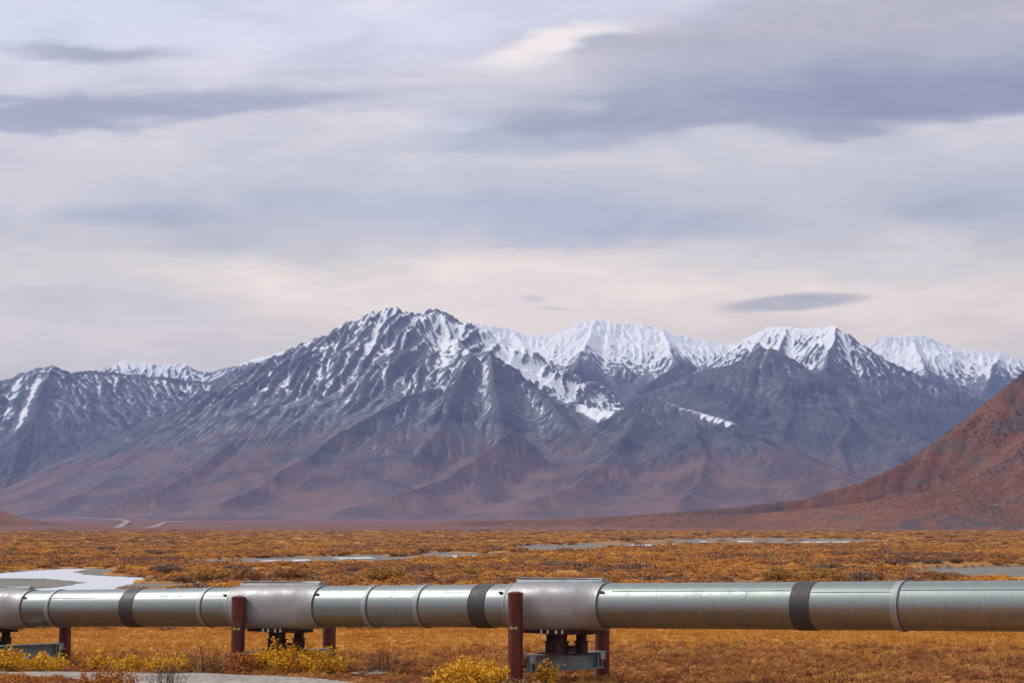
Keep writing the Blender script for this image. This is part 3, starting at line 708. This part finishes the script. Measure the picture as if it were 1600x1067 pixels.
def shroud(px0, px1):
    """insulated cover over a support: px0, px1 are where its body starts and ends along the top of the pipe"""
    a, b_ = s_of(px0), s_of(px1)
    bx = sup_sec(.80, .745, .80, 2.7)
    body = part_sweep('support_cover', [(a - .14, circ(R)), (a - .14, circ(R + .035)), (a, circ(R + .04)), (a + .02, sup_sec(.765, .75, .77, 2.1)), (a + .42, bx), (b_ - .55, bx), (b_ - .52, sup_sec(.797, .745, .797, 2.6)), (b_ - .04, sup_sec(.752, .75, .752, 2.02)), (b_, circ(R + .045)),
        (b_ + .20, circ(R + .04)), (b_ + .20, circ(R))], m_shroud, nseg=80)
    o = part_sweep('end_ring', [(b_ + .20, circ(R)), (b_ + .20, circ(R + .052)), (b_ + .27, circ(R + .052)), (b_ + .27, circ(R))], m_ring)
    o.parent = body; o.matrix_parent_inverse = Matrix.Identity(4)
    o = part_sweep('end_ring', [(a - .21, circ(R)), (a - .21, circ(R + .05)), (a - .14, circ(R + .05)), (a - .14, circ(R))], m_ring)
    o.parent = body; o.matrix_parent_inverse = Matrix.Identity(4)
    o = part_sweep('rubber_gasket', [(b_ + .27, circ(R)), (b_ + .27, circ(R + .03)), (b_ + .31, circ(R + .02)), (b_ + .31, circ(R))], m_seam)
    o.parent = body; o.matrix_parent_inverse = Matrix.Identity(4)
    # ridge rail along the top
    bm = bmesh.new(); s0, s1 = a - .02, b_ + .14
    prof = [(-.17, R + .03), (.17, R + .03), (.17, R + .05), (.10, R + .165), (-.10, R + .165), (-.17, R + .05)]
    A_ = [bm.verts.new(at(s0, n_, z_)) for n_, z_ in prof]; B_ = [bm.verts.new(at(s1, n_, z_)) for n_, z_ in prof]
    for i in range(6): k = (i + 1) % 6; bm.faces.new((A_[i], A_[k], B_[k], B_[i]))
    bm.faces.new(A_); bm.faces.new(B_[::-1])
    box(bm, at((s0 + s1) / 2, 0, R + .172), (TD, ND, UP), ((s1 - s0) / 2 + .03, .14, .008))
    finish('ridge_cap', bm, m_ring, pipeline)
    # clip bolt at the cover end
    bm = bmesh.new(); an = math.radians(38)
    box(bm, at(a - .36, (R + .03) * math.cos(an), (R + .03) * math.sin(an)), (TD, ND, UP), (.07, .035, .03)); finish('clip', bm, m_seam, pipeline)
    bm = bmesh.new(); box(bm, at(b_ + .37, (R + .03) * math.cos(an), (R + .03) * math.sin(an)), (TD, ND, UP), (.10, .03, .03)); finish('clip', bm, m_seam, pipeline)
    c = (a + b_) / 2
    bm = bmesh.new(); box(bm, at(c, 0, -.815), (TD, ND, UP), (1.17, .42, .065)); box(bm, at(c, 0, -.74), (TD, ND, UP), (1.05, .30, .03))
    shoe = finish('pipe_shoe', bm, m_rust2, pipeline, .01)
    for ss, nn in ((-.30, .0), (.28, .30), (.70, -.20)):
        bm = bmesh.new(); q = lambda z: at(c + ss, nn, z)
        zb = -1.50
        box(bm, q(-1.31), (TD, ND, UP), (.15, .15, .17)); box(bm, q(-1.135), (TD, ND, UP), (.20, .19, .018))
        cyl(bm, q(-1.12), q(-1.03), .15, .10, 20); cyl(bm, q(-1.03), q(-.88), .10, .10, 20); box(bm, q(-.90), (TD, ND, UP), (.15, .15, .025))
        for sx in (-1, 1): box(bm, q(-1.0) + TD * .13 * sx, (TD, ND, UP), (.012, .10, .12))
        adopt(finish('shoe_leg', bm, m_rust2, None, .006), pipeline)
    bm = bmesh.new(); box(bm, at(c + .2, .05, -1.40), (TD, ND, UP), (.50, .16, .035)); box(bm, at(c + .2, .05, -1.505), (TD, ND, UP), (.72, .42, .025)); box(bm, at(c + .2, .05, -1.30), (TD, ND, UP), (.45, .04, .05))
    finish('slide_plate', bm, m_rust2, pipeline, .006)
    for k in range(4):
        bm = bmesh.new(); box(bm, at(c - .40 + k * .24 + (.08 if k > 1 else 0), .45, -.815), (TD, ND, UP), (.028, .025, .06)); o = finish('bolt_pad', bm, m_white, pipeline, .005)
    return c
SUP = []
for px0, px1, lab, txt, base in ((812, 938, 'pipe support whose rust red post stands in front of the pipe near the middle', '30-45', None), (380, 498, 'pipe support with bright yellow shrubs hiding its crossbeam', '30-46', None), (-72, 45, 'pipe support at the left end, only its right post in frame', '30-47', None)):
    SUP.append((shroud(px0, px1), lab, txt))

# ------------------------------------------------------------------ supports: two posts and a crossbeam, rigid together
m_mark = mat('yellow_paint'); m_mark[2].inputs['Base Color'].default_value = (.75, .55, .12, 1); m_mark = m_mark[0]
m_plate = mat('black_plate'); m_plate[2].inputs['Base Color'].default_value = (.02, .015, .02, 1); m_plate = m_plate[0]
def text_on_post(txt, c, r, az, width, hgt, root):
    cu = bpy.data.curves.new('t', 'FONT'); cu.body = txt; cu.align_x = 'CENTER'; cu.align_y = 'CENTER'; cu.offset = .012
    to = bpy.data.objects.new('t', cu); COL.objects.link(to); bpy.context.view_layer.update()
    me = bpy.data.meshes.new_from_object(to.evaluated_get(bpy.context.evaluated_depsgraph_get())); bpy.data.objects.remove(to)
    me.name = 'number'
    co = np.zeros(len(me.vertices) * 3, np.float32); me.vertices.foreach_get('co', co); co = co.reshape(-1, 3)
    co[:, 0] *= width / np.ptp(co[:, 0]); co[:, 1] *= hgt / np.ptp(co[:, 1])
    out = []
    for x_, y_, _ in co:
        a = az + x_ / r; out += [c.x + (r + .006) * math.cos(a), c.y + (r + .006) * math.sin(a), c.z + y_]
    me.vertices.foreach_set('co', out); me.materials.clear(); me.update(); me.materials.append(m_mark)
    return me
def support(pA, zA, pB, zB, ztopA, ztopB, beamz, lab, txt, idx, foot):
    """pA, pB plan positions of the near and far post"""
    A_ = Vector((pA.x, pA.y, 0)); B_ = Vector((pB.x, pB.y, 0)); d = (B_ - A_).normalized(); n_ = Vector((d.y, -d.x, 0))
    if n_.y > 0: n_ = -n_
    root = empty('pipe_support', (A_.x, A_.y, foot)); tag(root, lab, 'pipe support', 'pipe supports')
    for c, zt, zf in ((A_, ztopA, zA), (B_, ztopB, zB)):
        bm = bmesh.new(); r = .238
        cyl(bm, Vector((c.x, c.y, zf - .4)), Vector((c.x, c.y, zt)), r, r, 40)
        cyl(bm, Vector((c.x, c.y, zf + .17)), Vector((c.x, c.y, zf + .21)), r + .012, r + .012, 40)
        p_ = finish('post', bm, m_rust, root)
        bm = bmesh.new(); cyl(bm, Vector((c.x, c.y, zt - .05)), Vector((c.x, c.y, zt)), r + .012, r + .012, 40); cyl(bm, Vector((c.x, c.y, zt)), Vector((c.x, c.y, zt + .045)), r + .012, r * .55, 40)
        q = finish('cap', bm, m_rust, None); q.parent = p_; q.matrix_parent_inverse = Matrix.Identity(4)
        if c is A_:
            az = math.atan2(-c.y, -c.x) - math.radians(17)
            bm = bmesh.new(); nn = 10; zz = zt - 1.10; half = .37 / 2 / r; vs = []
            for i in range(nn + 1):
                a = az - half + 2 * half * i / nn + .10
                for rr, hz in ((r - .01, -.062), (r + .003, -.062), (r + .003, .062), (r - .01, .062)): vs.append(bm.verts.new((c.x + rr * math.cos(a), c.y + rr * math.sin(a), zz + hz)))
            for i in range(nn):
                for j in range(4): k = (j + 1) % 4; bm.faces.new((vs[i * 4 + j], vs[i * 4 + k], vs[i * 4 + 4 + k], vs[i * 4 + 4 + j]))
            bm.faces.new(vs[:4]); bm.faces.new(vs[-4:])
            q = finish('number_plate', bm, m_plate, None); q.parent = p_; q.matrix_parent_inverse = Matrix.Identity(4)
            me = text_on_post(txt, Vector((c.x, c.y, zz)), r, az, .27, .09, root); q = link('number', me); q.parent = p_; q.matrix_parent_inverse = Matrix.Identity(4)
    # crossbeam, hung on the downstream side of the posts
    off = TD * .30
    a0 = A_ + off + d * .10; b0 = B_ + off - d * .42; L2 = (b0 - a0).length / 2; c = (a0 + b0) / 2; zt = beamz
    ax = (d, n_, UP)
    bm = bmesh.new()
    box(bm, c + UP * (zt - .02), ax, (L2 + .06, .20, .022)); box(bm, c + UP * (zt - .53), ax, (L2 - .02, .20, .02)); box(bm, c + UP * (zt - .275), ax, (L2 - .02, .018, .235))
    beam = finish('crossbeam', bm, m_beam, root, .004)
    for e in (-1, 1):
        bm = bmesh.new(); ce = c + d * (L2 - .10) * e
        box(bm, ce + n_ * .205 + UP * (zt - .15), ax, (.10, .012, .11)); box(bm, ce - d * .16 * e + n_ * .10 + UP * (zt - .28), ax, (.014, .085, .232)); box(bm, ce + n_ * .10 + UP * (zt - .28), ax, (.014, .085, .232))
        q = finish('stiffener', bm, m_ring, None, .003); q.parent = beam; q.matrix_parent_inverse = Matrix.Identity(4)
        bm = bmesh.new(); pc = (A_ if e < 0 else B_) + UP * (zt - .27); q1 = c + d * (L2 - .03) * e + UP * (zt - .27)
        cyl(bm, pc, q1, .17, .15, 24); box(bm, (pc + q1) / 2, ((q1 - pc).normalized(), (q1 - pc).normalized().cross(UP), UP), (.05, .06, .24))
        finish('bracket', bm, m_rust, root)
    return root
def plan(px, Y): a, _ = slope(px, 950); return Vector((a * Y, Y, 0))
def zat(px, py, Y): return P(px, py, Y).z
specs = [(plan(805.5, 61.7), plan(941, 64.1), zat(805, 926, 61.7), zat(941, 945, 64.1), zat(850, 1019.5, 62.6), 0.0),
         (plan(372.5, 68.5), plan(515, 70.9), zat(372, 932.5, 68.5), zat(515, 950, 70.9), zat(430, 1014.5, 69.5), -.1),
         (plan(-30, 74.6), plan(102.5, 77.0), zat(-30, 938, 74.6), zat(102, 952, 77.0), zat(40, 1006, 75.7), -.3)]
for (a, b_, ta, tb, bz, ft), (cs, lab, txt) in zip(specs, SUP): support(a, ft, b_, ft, ta, tb, bz, lab, txt, 0, ft)
print('shoe bottom', [round(zc(q[0]) - 1.53, 3) for q in SUP], 'beam', [round(q[4], 3) for q in specs])

# ------------------------------------------------------------------ plants
def island_mat(name, stops, rough=.7, trans=.25, posnoise=None):
    m, t, b = mat(name); geo = t.new('ShaderNodeNewGeometry')
    c = t.ramp(geo.outputs['Random Per Island'], stops)
    t.put(b.inputs['Base Color'], c); b.inputs['Roughness'].default_value = rough; b.inputs['Specular IOR Level'].default_value = .2
    return m
YEL = island_mat('yellow_leaves', [(0, (.42, .17, .012)), (.3, (.74, .34, .015)), (.65, (.92, .52, .025)), (1, (.95, .66, .06))])
ORA = island_mat('orange_leaves', [(0, (.22, .07, .025)), (.4, (.46, .15, .035)), (.8, (.65, .26, .04)), (1, (.80, .44, .06))])
BRN = island_mat('dull_leaves', [(0, (.20, .11, .06)), (.5, (.36, .20, .08)), (1, (.55, .32, .09))])
DRK = island_mat('grey_twigs', [(0, (.17, .10, .07)), (.5, (.28, .17, .11)), (1, (.40, .24, .14))])
STM, t, b = mat('twig_bark'); b.inputs['Base Color'].default_value = (.10, .065, .05, 1); b.inputs['Roughness'].default_value = .9
GLD = island_mat('golden_leaves', [(0, (.26, .13, .04)), (.5, (.50, .26, .05)), (1, (.72, .42, .07))])
RUS = island_mat('rusty_leaves', [(0, (.20, .09, .05)), (.5, (.38, .17, .06)), (1, (.55, .28, .07))])
def leaves_np(rs, C, size, flat=.5):
    """a folded leaf-shaped quad at every point C"""
    n = len(C); d = rs.normal(size=(n, 3)); d /= np.linalg.norm(d, axis=1, keepdims=True)
    e = np.cross(d, rs.normal(size=(n, 3))); e /= np.linalg.norm(e, axis=1, keepdims=True) + 1e-9
    sz = size * rs.uniform(.6, 1.3, (n, 1)); a = d * sz; b_ = e * sz * flat
    V = np.stack([C - a, C + b_, C + a, C - b_], 1).reshape(-1, 3); F = np.arange(4 * n).reshape(n, 4)
    return V, F
def stem_pts(rs, wx, wy, h, k, lean=.5):
    """k curved stems: arrays of 6 points each, starting at the base"""
    out = []
    for i in range(k):
        a = rs.uniform(0, 2 * math.pi); q = math.sqrt(rs.uniform(0, 1)); tx, ty = math.cos(a) * q * wx, math.sin(a) * q * wy
        hh = h * rs.uniform(.55, 1.0) * (1 - .45 * q * q); b0 = np.array([tx * .55 + rs.normal() * .04, ty * .55 + rs.normal() * .04, -.05])
        u = np.linspace(0, 1, 6)[:, None]; tip = np.array([tx, ty, hh]); p = b0 + (tip - b0) * u; p[:, 2:] += .15 * hh * np.sin(u * math.pi)
        p[1:] += rs.normal(size=(5, 3)) * .025 * h; out.append(p)
    return out
def tubes_np(stems, r0, r1):
    V = []; F = []; o = 0
    for p in stems:
        n = len(p)
        for i, c in enumerate(p):
            r = r0 + (r1 - r0) * i / (n - 1)
            for j in range(3): a = j * 2.0944; V.append((c[0] + r * math.cos(a), c[1] + r * math.sin(a), c[2]))
        for i in range(n - 1):
            for j in range(3): k = (j + 1) % 3; F.append((o + i * 3 + j, o + i * 3 + k, o + i * 3 + 3 + k, o + i * 3 + 3 + j))
        o += n * 3
    return np.array(V), np.array(F)
def bush(name, loc, w, h, leaf_n, size, m, label, cat='shrub', group=None, seed=0, k=None, low=.25, depth=None, r=.008):
    rs = np.random.RandomState(seed); k = k or int(18 + w * 26)
    st = stem_pts(rs, w / 2, (depth or w * .8) / 2, h, k)
    tw = []
    for p in st:                                                   # side twigs
        for _ in range(3):
            i = rs.randint(1, 5); b0 = p[i]; tip = b0 + np.array([rs.normal() * .14, rs.normal() * .14, abs(rs.normal()) * .12 + .05]) * max(h, .6)
            tw.append(b0 + (tip - b0) * np.linspace(0, 1, 4)[:, None])
    root = empty(name, tuple(loc)); tag(root, label, cat, group)
    V, F = tubes_np(st, r, r * .4); V2, F2 = tubes_np(tw, r * .5, r * .3)
    me = npmesh('stems', np.vstack([V, V2]), np.vstack([F, F2 + len(V)])); link('stems', me, STM, root)
    if leaf_n:
        allp = st + tw; C = []
        for _ in range(leaf_n):
            p = allp[rs.randint(len(allp))]; q = rs.uniform(low, 1.0) * (len(p) - 1); i = int(min(q, len(p) - 1.001)); C.append(p[i] + (p[i + 1] - p[i]) * (q - i))
        C = np.array(C) + rs.normal(size=(leaf_n, 3)) * .03 * max(1, size / .03); V, F = leaves_np(rs, C, size); link('leaves', npmesh('leaves', V, F), m, root)
    return root
def gz(x_, y_): return float(base_g(np.array(float(x_)), np.array(float(y_))))
NEAR = [
 ('yellow_shrub', 12, 1042, 66, 34, 1500, .045, YEL, 'bright yellow shrub at the left edge below the pipe'),
 ('yellow_shrub', 74, 1042, 62, 28, 1300, .042, YEL, 'round yellow shrub in front of the left crossbeam'),
 ('yellow_shrub', 152, 1041, 46, 32, 600, .042, YEL, 'tall thin yellow shrub just right of the left post'),
 ('yellow_shrub', 205, 1043, 70, 24, 1100, .042, YEL, 'low yellow shrub under the pipe behind the track'),
 ('yellow_shrub', 268, 1045, 76, 27, 1100, .042, YEL, 'wide yellow and olive shrub under the pipe left of the bare shrub'),
 ('bare_shrub', 322, 1046, 70, 46, 260, .03, BRN, 'tall nearly bare grey brown shrub left of the red post'),
 ('orange_shrub', 378, 1047, 66, 34, 900, .042, ORA, 'orange brown shrub round the foot of the red post'),
 ('yellow_shrub', 445, 1047, 112, 42, 3200, .045, YEL, 'largest bright yellow shrub covering the crossbeam'),
 ('yellow_shrub', 512, 1050, 66, 38, 1300, .042, YEL, 'yellow shrub at the right post of the shrub covered support'),
 ('bare_shrub', 606, 1048, 86, 34, 200, .03, BRN, 'faint bare shrub in the open grass under the pipe'),
 ('yellow_shrub', 738, 1076, 120, 46, 2900, .045, YEL, 'big yellow shrub left of the nearest red post'),
 ('yellow_shrub', 852, 1070, 44, 38, 420, .042, YEL, 'small yellow sprig in front of the nearest crossbeam'),
 ('orange_shrub', 165, 1078, 96, 34, 1300, .042, ORA, 'orange red shrub on the near side of the track'),
 ('bare_shrub', 262, 1082, 70, 52, 60, .025, BRN, 'bare grey shrub rising in front of the track'),
 ('orange_shrub', 30, 1082, 90, 24, 900, .04, ORA, 'rusty low shrub at the bottom left corner'),
 ('yellow_shrub', 1300, 1072, 60, 26, 160, .035, YEL, 'sparse yellow shrub at the bottom right in the red heath'),
 ('orange_shrub', 805, 1078, 80, 18, 600, .04, BRN, 'dull low shrub at the foot of the nearest red post'),
 ('yellow_shrub', 690, 1072, 50, 20, 420, .042, YEL, 'low yellow shrub at the left end of the big yellow one'),
]
for i, (nm, px, pb, wp, hp, n, sz, m, lab) in enumerate(NEAR):
    g0 = G(px, pb, -.0); g0.z = gz(g0.x, g0.y); sc_ = g0.y / FPX
    bush(nm, g0, wp * 1.1 * sc_, hp * 1.15 * sc_, int(n * 1.5), sz * 1.1, m, lab, 'shrub', None, 500 + i)
MID = [
 (600, 905, 62, 27, GLD, 'golden mound shaped shrub behind the pipe between the two supports'),
 (1216, 909, 46, 30, GLD, 'tall yellow olive shrub directly above the rightmost dark band'),
 (1290, 909, 74, 26, GLD, 'wide yellow shrub behind the pipe right of the rightmost dark band'),
 (1350, 908, 60, 20, DRK, 'dark brown grey shrub behind the pipe at the right'),
 (1000, 893, 52, 17, DRK, 'dark grey shrub patch behind the pipe right of the middle'),
 (388, 908, 44, 24, RUS, 'orange shrub behind the pipe just left of the second ridge cap'),
 (1470, 909, 60, 20, RUS, 'rusty shrub behind the pipe below the grey bar'),
 (886, 865, 26, 11, RUS, 'small orange shrub beside the far braided gravel'),
 (262, 893, 50, 14, DRK, 'dark shrub clump right of the river bend'),
 (376, 896, 34, 16, DRK, 'grey brown shrub right of the river bend beyond the orange shrub'),
 (730, 897, 36, 13, GLD, 'low golden shrub left of the nearest ridge cap'),
 (165, 860, 26, 7, DRK, 'far dark shrub above the river bend'),
 (240, 866, 30, 8, DRK, 'far dark shrub between the river bend and the braided gravel'),
 (1545, 860, 30, 9, GLD, 'far yellow shrub near the right edge'),
 (330, 904, 70, 20, GLD, 'broad golden shrub on the bank right of the river bend'),
 (455, 902, 50, 18, RUS, 'orange shrub above the second ridge cap'),
]
for i, (px, pb, wp, hp, m, lab) in enumerate(MID):
    g0 = G(px, pb, -.45); sc_ = g0.y / FPX
    bush('willow_shrub', g0, wp * 1.15 * sc_, hp * .8 * sc_, 3000 if wp > 40 else 1500, .00055 * g0.y, m, lab, 'shrub', 'willow shrubs standing out on the plain', 700 + i, r=.02, low=.1)

# ---- ground cover, scattered as stuff
def source(name, kind, seed, m):
    rs = np.random.RandomState(seed)
    if kind == 'dome':
        n = 420; a = rs.uniform(0, 2 * np.pi, n); q = np.sqrt(rs.uniform(0, 1, n)); lob = 1 + .3 * np.sin(a * 3 + seed) ; r = q * .5 * lob
        z = (.10 + .9 * np.sqrt(np.maximum(0, 1 - q * q))) * (.55 + .45 * rs.rand(n)) * (.8 + .3 * np.sin(a * 2 + seed * 2))
        C = np.stack([r * np.cos(a), r * np.sin(a), z], 1); V, F = leaves_np(rs, C, .075, .6); me = npmesh(name, V, F)
    elif kind == 'tuft':
        V = []; F = []
        for i in range(16):
            a = rs.uniform(0, 6.283); l = rs.uniform(.5, 1.); d = np.array([math.cos(a), math.sin(a)]) * rs.uniform(.15, .8); b0 = rs.normal(size=2) * .22; wv = np.array([-math.sin(a), math.cos(a)]) * .035
            o = len(V); V += [(*(b0 - wv), 0), (*(b0 + wv), 0), (*(b0 + d * .4 + wv * .8), l * .6), (*(b0 + d * .4 - wv * .8), l * .6), (*(b0 + d), l * .95), (*(b0 + d + wv * .1), l * .95)]
            F += [(o, o + 1, o + 2, o + 3), (o + 3, o + 2, o + 5, o + 4)]
        me = npmesh(name, np.array(V), np.array(F))
    else:
        st = stem_pts(rs, .5, .5, 1.0, 40); V, F = tubes_np(st, .012, .006); me = npmesh(name, V, F)
    me.materials.append(m); o = bpy.data.objects.new(name, me); return o
def cover_mat(name, stops, patch, pc, sc=.06):
    """colour by instance and by leaf, shifted in patches over the ground"""
    m, t, b = mat(name); geo = t.new('ShaderNodeNewGeometry'); oi = t.new('ShaderNodeObjectInfo')
    pn = t.noise(oi.outputs['Location'], sc, 4, .6)
    f = t.m('ADD', t.m('ADD', t.m('MULTIPLY', oi.outputs['Random'], .45), t.m('MULTIPLY', geo.outputs['Random Per Island'], .30)), t.m('MULTIPLY', t.m('SUBTRACT', pn, .42), 2.0))
    c = t.ramp(f, stops); c = t.mix(t.mr(t.noise(oi.outputs['Location'], sc * 2.7, 4, .6), .5, .66, 0, patch), c, pc)
    x, y, z = t.sep(oi.outputs['Location'])
    t.put(b.inputs['Base Color'], c); b.inputs['Roughness'].default_value = .85; b.inputs['Specular IOR Level'].default_value = .1
    return m
mc_shrub = cover_mat('tundra_cover', [(0, (.19, .11, .085)), (.25, (.33, .165, .085)), (.5, (.54, .25, .07)), (.8, (.70, .345, .06)), (1, (.82, .46, .08))], .9, (.22, .15, .115), .022)
mc_grass = cover_mat('dry_grass', [(0, (.40, .16, .035)), (.4, (.56, .25, .045)), (.8, (.64, .32, .06)), (1, (.72, .44, .14))], .4, (.56, .22, .035), .25)
mc_heath = cover_mat('red_heath', [(0, (.24, .10, .05)), (.35, (.40, .18, .07)), (.7, (.56, .28, .08)), (1, (.74, .46, .12))], .6, (.42, .12, .07), .35)
def scatter(name, label, pts, scl, sxy, srcs, seed):
    c = bpy.data.collections.new(name + '_kinds')
    for s_ in srcs: c.objects.link(s_)
    n = len(pts); rs = np.random.RandomState(seed)
    me = bpy.data.meshes.new(name); me.vertices.add(n); me.vertices.foreach_set('co', np.asarray(pts, np.float32).ravel())
    at_ = me.attributes.new('scl', 'FLOAT_VECTOR', 'POINT'); at_.data.foreach_set('vector', np.stack([sxy, sxy, scl], 1).astype(np.float32).ravel())
    at_ = me.attributes.new('rot', 'FLOAT_VECTOR', 'POINT'); at_.data.foreach_set('vector', np.stack([rs.normal(0, .06, n), rs.normal(0, .06, n), rs.uniform(0, 6.283, n)], 1).astype(np.float32).ravel())
    at_ = me.attributes.new('idx', 'INT', 'POINT'); at_.data.foreach_set('value', rs.randint(0, len(srcs), n).astype(np.int32))
    o = link(name, me); tag(o, label, None, None, 'stuff')
    g = bpy.data.node_groups.new(name, 'GeometryNodeTree')
    g.interface.new_socket('Geometry', in_out='INPUT', socket_type='NodeSocketGeometry'); g.interface.new_socket('Geometry', in_out='OUTPUT', socket_type='NodeSocketGeometry')
    N = g.nodes; i_ = N.new('NodeGroupInput'); o_ = N.new('NodeGroupOutput'); inst = N.new('GeometryNodeInstanceOnPoints'); ci = N.new('GeometryNodeCollectionInfo')
    ci.inputs['Collection'].default_value = c; ci.inputs['Separate Children'].default_value = True; ci.inputs['Reset Children'].default_value = True
    def na(nm, ty):
        q = N.new('GeometryNodeInputNamedAttribute'); q.data_type = ty; q.inputs[0].default_value = nm; return q.outputs[0]
    e2r = N.new('FunctionNodeEulerToRotation'); g.links.new(na('rot', 'FLOAT_VECTOR'), e2r.inputs[0])
    g.links.new(i_.outputs[0], inst.inputs['Points']); g.links.new(ci.outputs[0], inst.inputs['Instance']); inst.inputs['Pick Instance'].default_value = True
    g.links.new(na('idx', 'INT'), inst.inputs['Instance Index']); g.links.new(e2r.outputs[0], inst.inputs['Rotation']); g.links.new(na('scl', 'FLOAT_VECTOR'), inst.inputs['Scale'])
    g.links.new(inst.outputs[0], o_.inputs[0])
    md = o.modifiers.new('scatter', 'NODES'); md.node_group = g
    return o
def scat_area(Y0, Y1, n, seed, power=1.0, half=.33):
    rs = np.random.RandomState(seed); u = rs.rand(n)
    if power == 0: Y = Y0 * (Y1 / Y0) ** u                    # density falling with the square of distance
    else: Y = np.sqrt(Y0 ** 2 + (Y1 ** 2 - Y0 ** 2) * u)
    X = rs.uniform(-half, half, n) * Y
    return X, Y, rs
def zground(X, Y):
    return base_g(X, Y) + (1 - sstep(Y, 900, 2500)) * (.10 * fbm(X / 2.2, Y / 2.2, 410, 4) + .10 * sstep(Y, 110, 200) * fbm(X / 9, Y / 12, 411, 4) + .15 * sstep(Y, 300, 600) * fbm(X / 40, Y / 60, 412, 3))
def keep(X, Y):
    q = X + .8 * perlin(X / 2.5, Y / 2.5, 401)
    return (low(q, Y) + low(q, Y * 1.012) + low(q, Y * 1.03) + (Y < 230) * low(q, Y * 1.07) < .5) & ~inpoly(X, Y, track_poly)
def do_scatter(name, label, Y0, Y1, n, size, flatn, srcs, seed, power=1.0, extra=None, half=.33):
    X, Y, rs = scat_area(Y0, Y1, n, seed, power, half); k = keep(X, Y)
    if extra is not None: k &= extra(X, Y, rs)
    X, Y = X[k], Y[k]; Z = zground(X, Y) - .03; m_ = len(X)
    s_ = size(Y) if callable(size) else size
    v = np.clip(rs.normal(1, .32, m_), .4, 2.0) * s_
    scatter(name, label, np.stack([X, Y, Z], 1), v * flatn * rs.uniform(.7, 1.3, m_), v, srcs, seed + 1)
domes = [source('dome', 'dome', 40 + i, mc_shrub) for i in range(6)]
patchy = lambda f, th, sc: (lambda X, Y, rs: fbm(X / sc, Y / (sc * 1.4), f, 4) + rs.normal(0, .12, len(X)) > th)
do_scatter('tundra_shrubs', 'low golden and brown tundra shrubs over the valley plain', 100, 520, 34000, lambda Y: .9 + Y * .0022, .30, domes, 901, 1.0, patchy(431, -.22, 14))
do_scatter('distant_tundra', 'far carpet of ochre tundra shrubs before the mountains', 500, 2050, 60000, lambda Y: 2.0 + Y * .0022, .12, domes, 911, 0, patchy(433, -.2, 60))
tufts = [source('tuft', 'tuft', 60 + i, mc_grass) for i in range(5)]
do_scatter('dry_grass', 'dry golden grass under and behind the pipeline', 70, 110, 42000, .16, 1.0, tufts, 921, 1.0, lambda X, Y, rs: Y > 76 + 3 * rs.normal(size=len(X)), .36)
hd = [source('heath', 'dome', 80 + i, mc_heath) for i in range(3)] + [source('heath_tuft', 'tuft', 90 + i, mc_heath) for i in range(2)]
do_scatter('heath', 'reddish heath and grass in front of and below the pipeline', 55, 84, 30000, .22, .65, hd, 931, 1.0, lambda X, Y, rs: Y < 80 + 3 * rs.normal(size=len(X)), .38)

mc_hill = cover_mat('hill_cover', [(0, (.08, .055, .05)), (.3, (.14, .07, .045)), (.6, (.23, .095, .045)), (1, (.36, .17, .06))], .9, (.075, .065, .065), .006)
GX, GY, GZ, gc = GRID['hillside']; rs = np.random.RandomState(77)
ok = np.argwhere((GZ > 4) & (GX > -250) & (GX < .42 * GY - 60) & (GY < 3080)); ok = ok[rs.choice(len(ok), min(80000, len(ok)), False)]
hx = GX[ok[:, 0], ok[:, 1]] + rs.uniform(-gc, gc, len(ok)) * .5; hy = GY[ok[:, 0], ok[:, 1]] + rs.uniform(-gc, gc, len(ok)) * .5; hzz = GZ[ok[:, 0], ok[:, 1]]
k_ = fbm(hx / 90, hy / 90, 441, 5) + rs.normal(0, .15, len(hx)) > -.05; hx, hy, hzz = hx[k_], hy[k_], hzz[k_]
v = np.clip(rs.normal(1, .4, len(hx)), .3, 2.4) * (1.5 + hzz * .008)
scatter('hill_shrubs', 'dark red and grey brown scrub over the right hillside', np.stack([hx, hy, hzz - .5], 1), v * .36, v, [source('scrub', 'dome', 120 + i, mc_hill) for i in range(4)], 78)

# ------------------------------------------------------------------ haze: one even block of air
hz, t, b = mat('air'); hz.node_tree.nodes.remove(b)
pv = t.new('ShaderNodeVolumePrincipled'); pv.inputs['Color'].default_value = (.42, .54, 1.0, 1); pv.inputs['Density'].default_value = 4.5e-5; pv.inputs['Anisotropy'].default_value = .2
out = [n for n in hz.node_tree.nodes if n.type == 'OUTPUT_MATERIAL'][0]; hz.node_tree.links.new(pv.outputs[0], out.inputs['Volume'])
bm = bmesh.new(); box(bm, Vector((0, 0, 650)), (Vector((1, 0, 0)), Vector((0, 1, 0)), UP), (18000, 18000, 800))
o = finish('haze', bm, hz); tag(o, 'thin blue air between the camera and the mountains', None, None, 'stuff')
